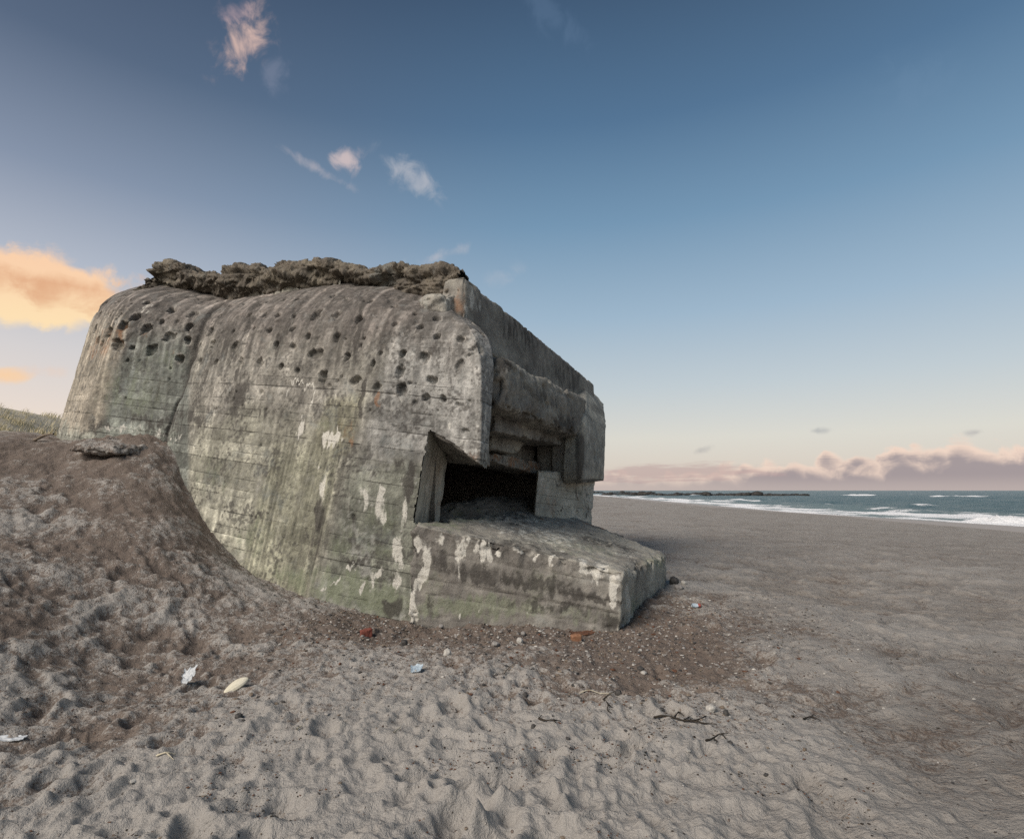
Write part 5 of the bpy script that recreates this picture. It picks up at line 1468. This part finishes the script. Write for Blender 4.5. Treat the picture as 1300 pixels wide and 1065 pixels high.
def tubes(name, lines, mat, label, cat, group=None):
    vs_, qs_ = [], []; n = 6; off0 = 0
    base = None
    for pts, r0, r1 in lines:
        pts = np.array(pts)
        k = max(8, len(pts) * 5)
        ts = np.linspace(0, 1, len(pts))
        c = catmull(pts[:, None, :], ts, k)[:, 0]
        d = np.gradient(c, axis=0); d /= np.maximum(np.linalg.norm(d, axis=1, keepdims=True), 1e-6)
        s1 = np.cross(d, [0, 0, 1.0]); s1 /= np.maximum(np.linalg.norm(s1, axis=1, keepdims=True), 1e-6); s2 = np.cross(s1, d)
        r = np.linspace(r0, r1, k)[:, None, None] * (1 + 0.35 * vn2(np.arange(k) * 0.7, np.full(k, r0 * 900), 4))[:, None, None]
        a = np.linspace(0, 2 * math.pi, n, endpoint=False)
        g = c[:, None] + r * (s1[:, None] * np.cos(a)[None, :, None] + s2[:, None] * np.sin(a)[None, :, None])
        qs_.append(grid_quads(k, n, off0, True)); vs_.append(g.reshape(-1, 3)); off0 += k * n
    v = np.concatenate(vs_); o_ = v.mean(0); o_[2] = v[:, 2].min()
    me = mesh_from(name, v - o_, np.concatenate(qs_))
    o = link(name, me, mat); o.location = o_
    return tag(o, label, cat, group)
def gpts(uv, lift=0.012): return [on_ground(u, v) + np.array([0, 0, lift]) for u, v in uv]
def strand(uv, r, label, branches=(), mat=None, name='seaweed_strand', cat='seaweed'):
    lines = [(gpts(uv), r, r * 0.5)]
    for b in branches: lines.append((gpts(b), r * 0.7, r * 0.35))
    return tubes(name, lines, mat or M_WEED, label, cat)
strand([(830, 914), (843, 913), (856, 913), (868, 917), (884, 916), (897, 914)], 0.008, 'long black dried seaweed strand on sand right of centre', [[(856, 913), (862, 909), (868, 911)], [(872, 917), (882, 920), (888, 919)], [(884, 916), (892, 920), (910, 922)], [(868, 917), (876, 912)]])
strand([(766, 890), (772, 897), (771, 904), (776, 910)], 0.007, 'branching black seaweed stalk below the apron corner', [[(766, 890), (774, 884), (780, 883)], [(772, 897), (778, 900)]])
strand([(684, 915), (692, 918), (702, 919), (712, 918)], 0.007, 'short black seaweed strand beside a black pebble', [[(684, 915), (688, 911)], [(702, 919), (706, 923)]])
strand([(896, 943), (905, 941), (915, 938), (922, 940)], 0.006, 'thin brown seaweed tuft in the lower right foreground', [[(905, 941), (911, 945), (909, 950)], [(915, 938), (925, 934)]])
strand([(735, 884), (748, 883), (762, 884), (776, 883)], 0.004, 'thin straight pale stem lying left of the dark stone lump', (), M_STRAW, 'dry_stem', 'stem')
strand([(376, 933), (383, 925)], 0.006, 'short pale twig stuck in the foreground sand left of centre', (), M_STRAW, 'dry_stem', 'stem')
strand([(500, 932), (509, 925)], 0.005, 'short pale twig lying in the central foreground sand', (), M_STRAW, 'dry_stem', 'stem')
strand([(198, 963), (210, 966), (222, 962)], 0.006, 'bent pale twig at the bottom left foreground', [[(210, 966), (220, 968)]], M_STRAW, 'dry_stem', 'stem')
strand([(640, 858), (645, 851), (652, 846)], 0.006, 'small forked dark twig in front of the apron', [[(645, 851), (650, 853)]], M_WOOD, 'twig', 'twig')
strand([(1020, 915), (1030, 913), (1042, 917)], 0.006, 'small dark seaweed scrap on the smooth right sand', [[(1030, 913), (1034, 909)]])
pA, pB = on_ground(44, 561), P(68, 551, 11.2)
tubes('driftwood_stick', [([pA + [0, 0, .03], (pA + pB) / 2 + [0, 0, .05], pB], 0.03, 0.016)], M_WOOD, 'dark driftwood stick leaning on the mound at the bunker left edge', 'driftwood')

# crusted sand shelf overhanging on top of the mound
def sand_crust():
    a, b = on_ground(76, 583), on_ground(164, 585)
    t_ = (b - a); t_[2] = 0; t_ /= np.linalg.norm(t_); n_ = np.array([-t_[1], t_[0], 0])
    zl, zr_ = a[2] + 0.10, b[2] + 0.10
    A0_, B0_ = a.copy(), b.copy(); A0_[2] = zl; B0_[2] = zr_
    bk = 1.3
    zt1, zt2 = ground_at(*(A0_ + n_ * bk)[:2]) - 0.06, ground_at(*(B0_ + n_ * bk)[:2]) - 0.06
    A1, B1 = A0_ + n_ * bk, B0_ + n_ * bk; A1[2] = zt1; B1[2] = zt2
    h_ = np.array([0, 0, 0.15])
    c8 = [[[A0_ - n_ * 0.1 + t_ * 0.15, A0_ - n_ * 0.12 + h_ + t_ * 0.2], [A1 - h_ * 2, A1 + h_ * 0.3]], [[B0_ - n_ * 0.1 - t_ * 0.15, B0_ - n_ * 0.12 + h_ - t_ * 0.25], [B1 - h_ * 2, B1 + h_ * 0.3]]]
    v, q, nw, e_ = rbox(c8, cell=0.022, rnd=0.07, amp=0.07, chipamp=0.10, seed=97)
    v = v + nw * (0.05 * fbm(v * 5.0, 4, 98))[:, None]
    me = mesh_from('sand_crust', v, q)
    set_attr(me, 'debris', 0.62 + 0.3 * fbm(v * 3, 3, 5)); set_attr(me, 'wet', np.zeros(len(v))); set_attr(me, 'dune', np.zeros(len(v))); set_attr(me, 'damp_shade', np.zeros(len(v)))
    o = link('sand_crust', me, M_SAND); o['kind'] = 'structure'
sand_crust()

# gravel and weed crumbs strewn round the foot of the bunker: nobody could count them
def litter(name, n, sampler, smin, smax, mats, seed, flat=0.6):
    g_ = np.random.default_rng(seed)
    x, y = sampler(g_, n)
    z = ground_many(x, y)
    s = np.exp(g_.uniform(math.log(smin), math.log(smax), n))
    d = IV0[None] * (1 + 0.35 * g_.uniform(-1, 1, (n, 12, 1)))
    sc = np.stack([s * g_.uniform(0.7, 1.5, n), s * g_.uniform(0.7, 1.2, n), s * flat * g_.uniform(0.6, 1.2, n)], -1)[:, None]
    v = d * sc
    a = g_.uniform(0, 6.28, n)[:, None]
    v = np.stack([v[..., 0] * np.cos(a) - v[..., 1] * np.sin(a), v[..., 0] * np.sin(a) + v[..., 1] * np.cos(a), v[..., 2]], -1)
    v = v + np.stack([x, y, z + s * 0.12], -1)[:, None]
    f = (IF0[None] + (np.arange(n) * 12)[:, None, None]).reshape(-1, 3)
    me = mesh_from(name, v, None, f, False)
    o = bpy.data.objects.new(name, me); COL.objects.link(o)
    for m in mats: me.materials.append(m)
    me.polygons.foreach_set('material_index', np.repeat(g_.integers(0, len(mats), n), 20).astype(np.int32))
    o['kind'] = 'stuff'
    return o
def near_foot(g_, n):
    t = g_.uniform(0, 1, n)
    x = -2.6 + t * 5.2; y = np.interp(x, [-2.6, -1.4, 1.4, 2.8], [8.5, 8.1, 7.35, 9.6])
    return x + g_.normal(0, 0.35, n), y - np.abs(g_.normal(0, 1.5, n))
def wide(g_, n):
    m = n * 8
    r = np.exp(g_.uniform(math.log(3.0), math.log(10), m)); a = g_.uniform(R(-46), R(30), m)
    x, y = r * np.sin(a), r * np.cos(a)
    pr = fbm2(x / 0.8, y / 0.5, 3, 7) + 0.5 * fbm2(x / 0.2, y / 0.15, 2, 9) + g_.uniform(-0.25, 0.25, m)
    k = np.argsort(-pr)[:n]
    return x[k], y[k]
def drift_right(g_, n):
    x = g_.normal(2.6, 1.4, n); y = g_.normal(7.6, 1.6, n)
    return x, y
o = litter('gravel', 3200, near_foot, 0.006, 0.022, [M_STONE_D, M_STONE_G, M_STONE_G, M_WOOD, M_RUST, M_WOOD, M_STONE_D, M_STONE_G, M_STONE_L], 3)
tag(o, 'fine grey and brown gravel strewn at the bunker foot', 'gravel')
o = litter('weed_crumbs', 4200, wide, 0.0025, 0.009, [M_WEED, M_WOOD, M_RUST], 4, 0.4)
tag(o, 'dark crumbs of seaweed scattered over the sand', 'seaweed')
o = litter('shell_grit', 1500, drift_right, 0.005, 0.016, [M_STONE_D, M_WOOD, M_WEED, M_STONE_G, M_STONE_L], 5, 0.5)
tag(o, 'brown grit drifted beside the right end of the apron', 'grit')

# ------------------------------------------------------------------ breakwaters far along the shore
def breakwater(u0, v0, u1, v1, n, size, label, seed):
    g_ = np.random.default_rng(seed)
    def at(u, v):
        k = pdir(u, v); return k / k[1] * ((SEA - CAMZ) / (k[2] / k[1]))
    a, b = at(u0, v0), at(u1, v1)
    t = g_.uniform(0, 1, n)
    d = IV2[None] * (1 + 0.25 * g_.uniform(-1, 1, (n, 1, 1)))
    base = a + (b - a) * t[:, None]
    base[:, 1] += g_.normal(0, size * 1.2, n); base[:, 2] = SEA + size * (0.1 + 0.55 * g_.uniform(0, 1, n)) * (0.7 + 0.5 * np.sin(t * 23 + seed))
    s = size * np.exp(g_.normal(0, 0.25, n))
    sh = np.stack([s * g_.uniform(.9, 1.7, n), s, s * g_.uniform(.45, .7, n)], -1)[:, None]
    v = np.sign(d) * np.abs(d) ** 0.7 * sh * (1 + 0.2 * vn(IV2[None] * 2.2 + g_.uniform(0, 50, (n, 1, 1)), 3)[..., None]) + base[:, None]
    o_ = base.mean(0); o_[2] = SEA
    f = (IF2[None] + (np.arange(n) * len(IV2))[:, None, None]).reshape(-1, 3)
    root = empty('breakwater', tuple(o_))
    o = link('rock_heap', mesh_from('rock_heap', v, None, f), M_ROCK, root); o['kind'] = 'stuff'
    return tag(root, label, 'breakwater')
breakwater(770, 628.6, 1020, 629.6, 230, 1.35, 'long dark rock breakwater running out into the surf', 3)
breakwater(690, 625.9, 832, 625.9, 90, 1.5, 'far thin dark breakwater on the horizon beside the bunker wing', 4)

# ------------------------------------------------------------------ marram grass on the dune
def dune_grass():
    g_ = np.random.default_rng(9)
    nt0 = 2200
    d = np.exp(g_.uniform(math.log(14.5), math.log(46), nt0)); a = g_.uniform(R(-58), R(-30), nt0)
    x, y = d * np.sin(a), d * np.cos(a)
    k = (x < -11.2) & (vn2(x / 2.2, y / 2.2, 5) + 0.5 * vn2(x / 0.9, y / 0.9, 6) > -0.18)
    x, y = x[k], y[k]
    nb = 16
    n = len(x) * nb
    X_ = np.repeat(x, nb) + g_.normal(0, 0.13, n); Y_ = np.repeat(y, nb) + g_.normal(0, 0.13, n)
    Z_ = ground_many(X_, Y_)
    h = g_.uniform(0.12, 0.28, n); la = g_.normal(0.3, 0.9, n); lean = h * g_.uniform(0.25, 0.9, n)
    wd = 0.007
    dx, dy = np.cos(la), np.sin(la) * 0.6
    px_, py_ = -np.sin(g_.uniform(0, 3, n)), np.cos(g_.uniform(0, 3, n))
    def pt(f, l, w):
        return np.stack([X_ + dx * lean * l + px_ * w, Y_ + dy * lean * l + py_ * w, Z_ - 0.02 + h * f], -1)
    v = np.stack([pt(0, 0, -wd), pt(0, 0, wd), pt(0.6, 0.35, -wd * .8), pt(0.6, 0.35, wd * .8), pt(0.97, 1.0, 0)], 1)
    i0 = (np.arange(n) * 5)[:, None]
    q = i0 + np.array([0, 1, 3, 2]); t = i0 + np.array([2, 3, 4])
    me = mesh_from('dune_grass', v, q, t, False)
    m, tt_, bs = new_mat('marram_grass')
    co = obj_co(tt_)
    nz = tt_.noise(co, 0.8, 4.0); nz2 = tt_.noise(co, 14.0, 2.0)
    tt_.link(tt_.mix(tt_.add(tt_.mul(nz, 0.7), tt_.mul(nz2, 0.3)), (0.44, 0.38, 0.22), (0.66, 0.58, 0.40)), bs.inputs['Base Color'])
    bs.inputs['Roughness'].default_value = 0.8
    o = link('dune_grass', me, m); o['kind'] = 'stuff'
    tag(o, 'pale windblown marram grass covering the dune behind the bunker', 'grass')
dune_grass()
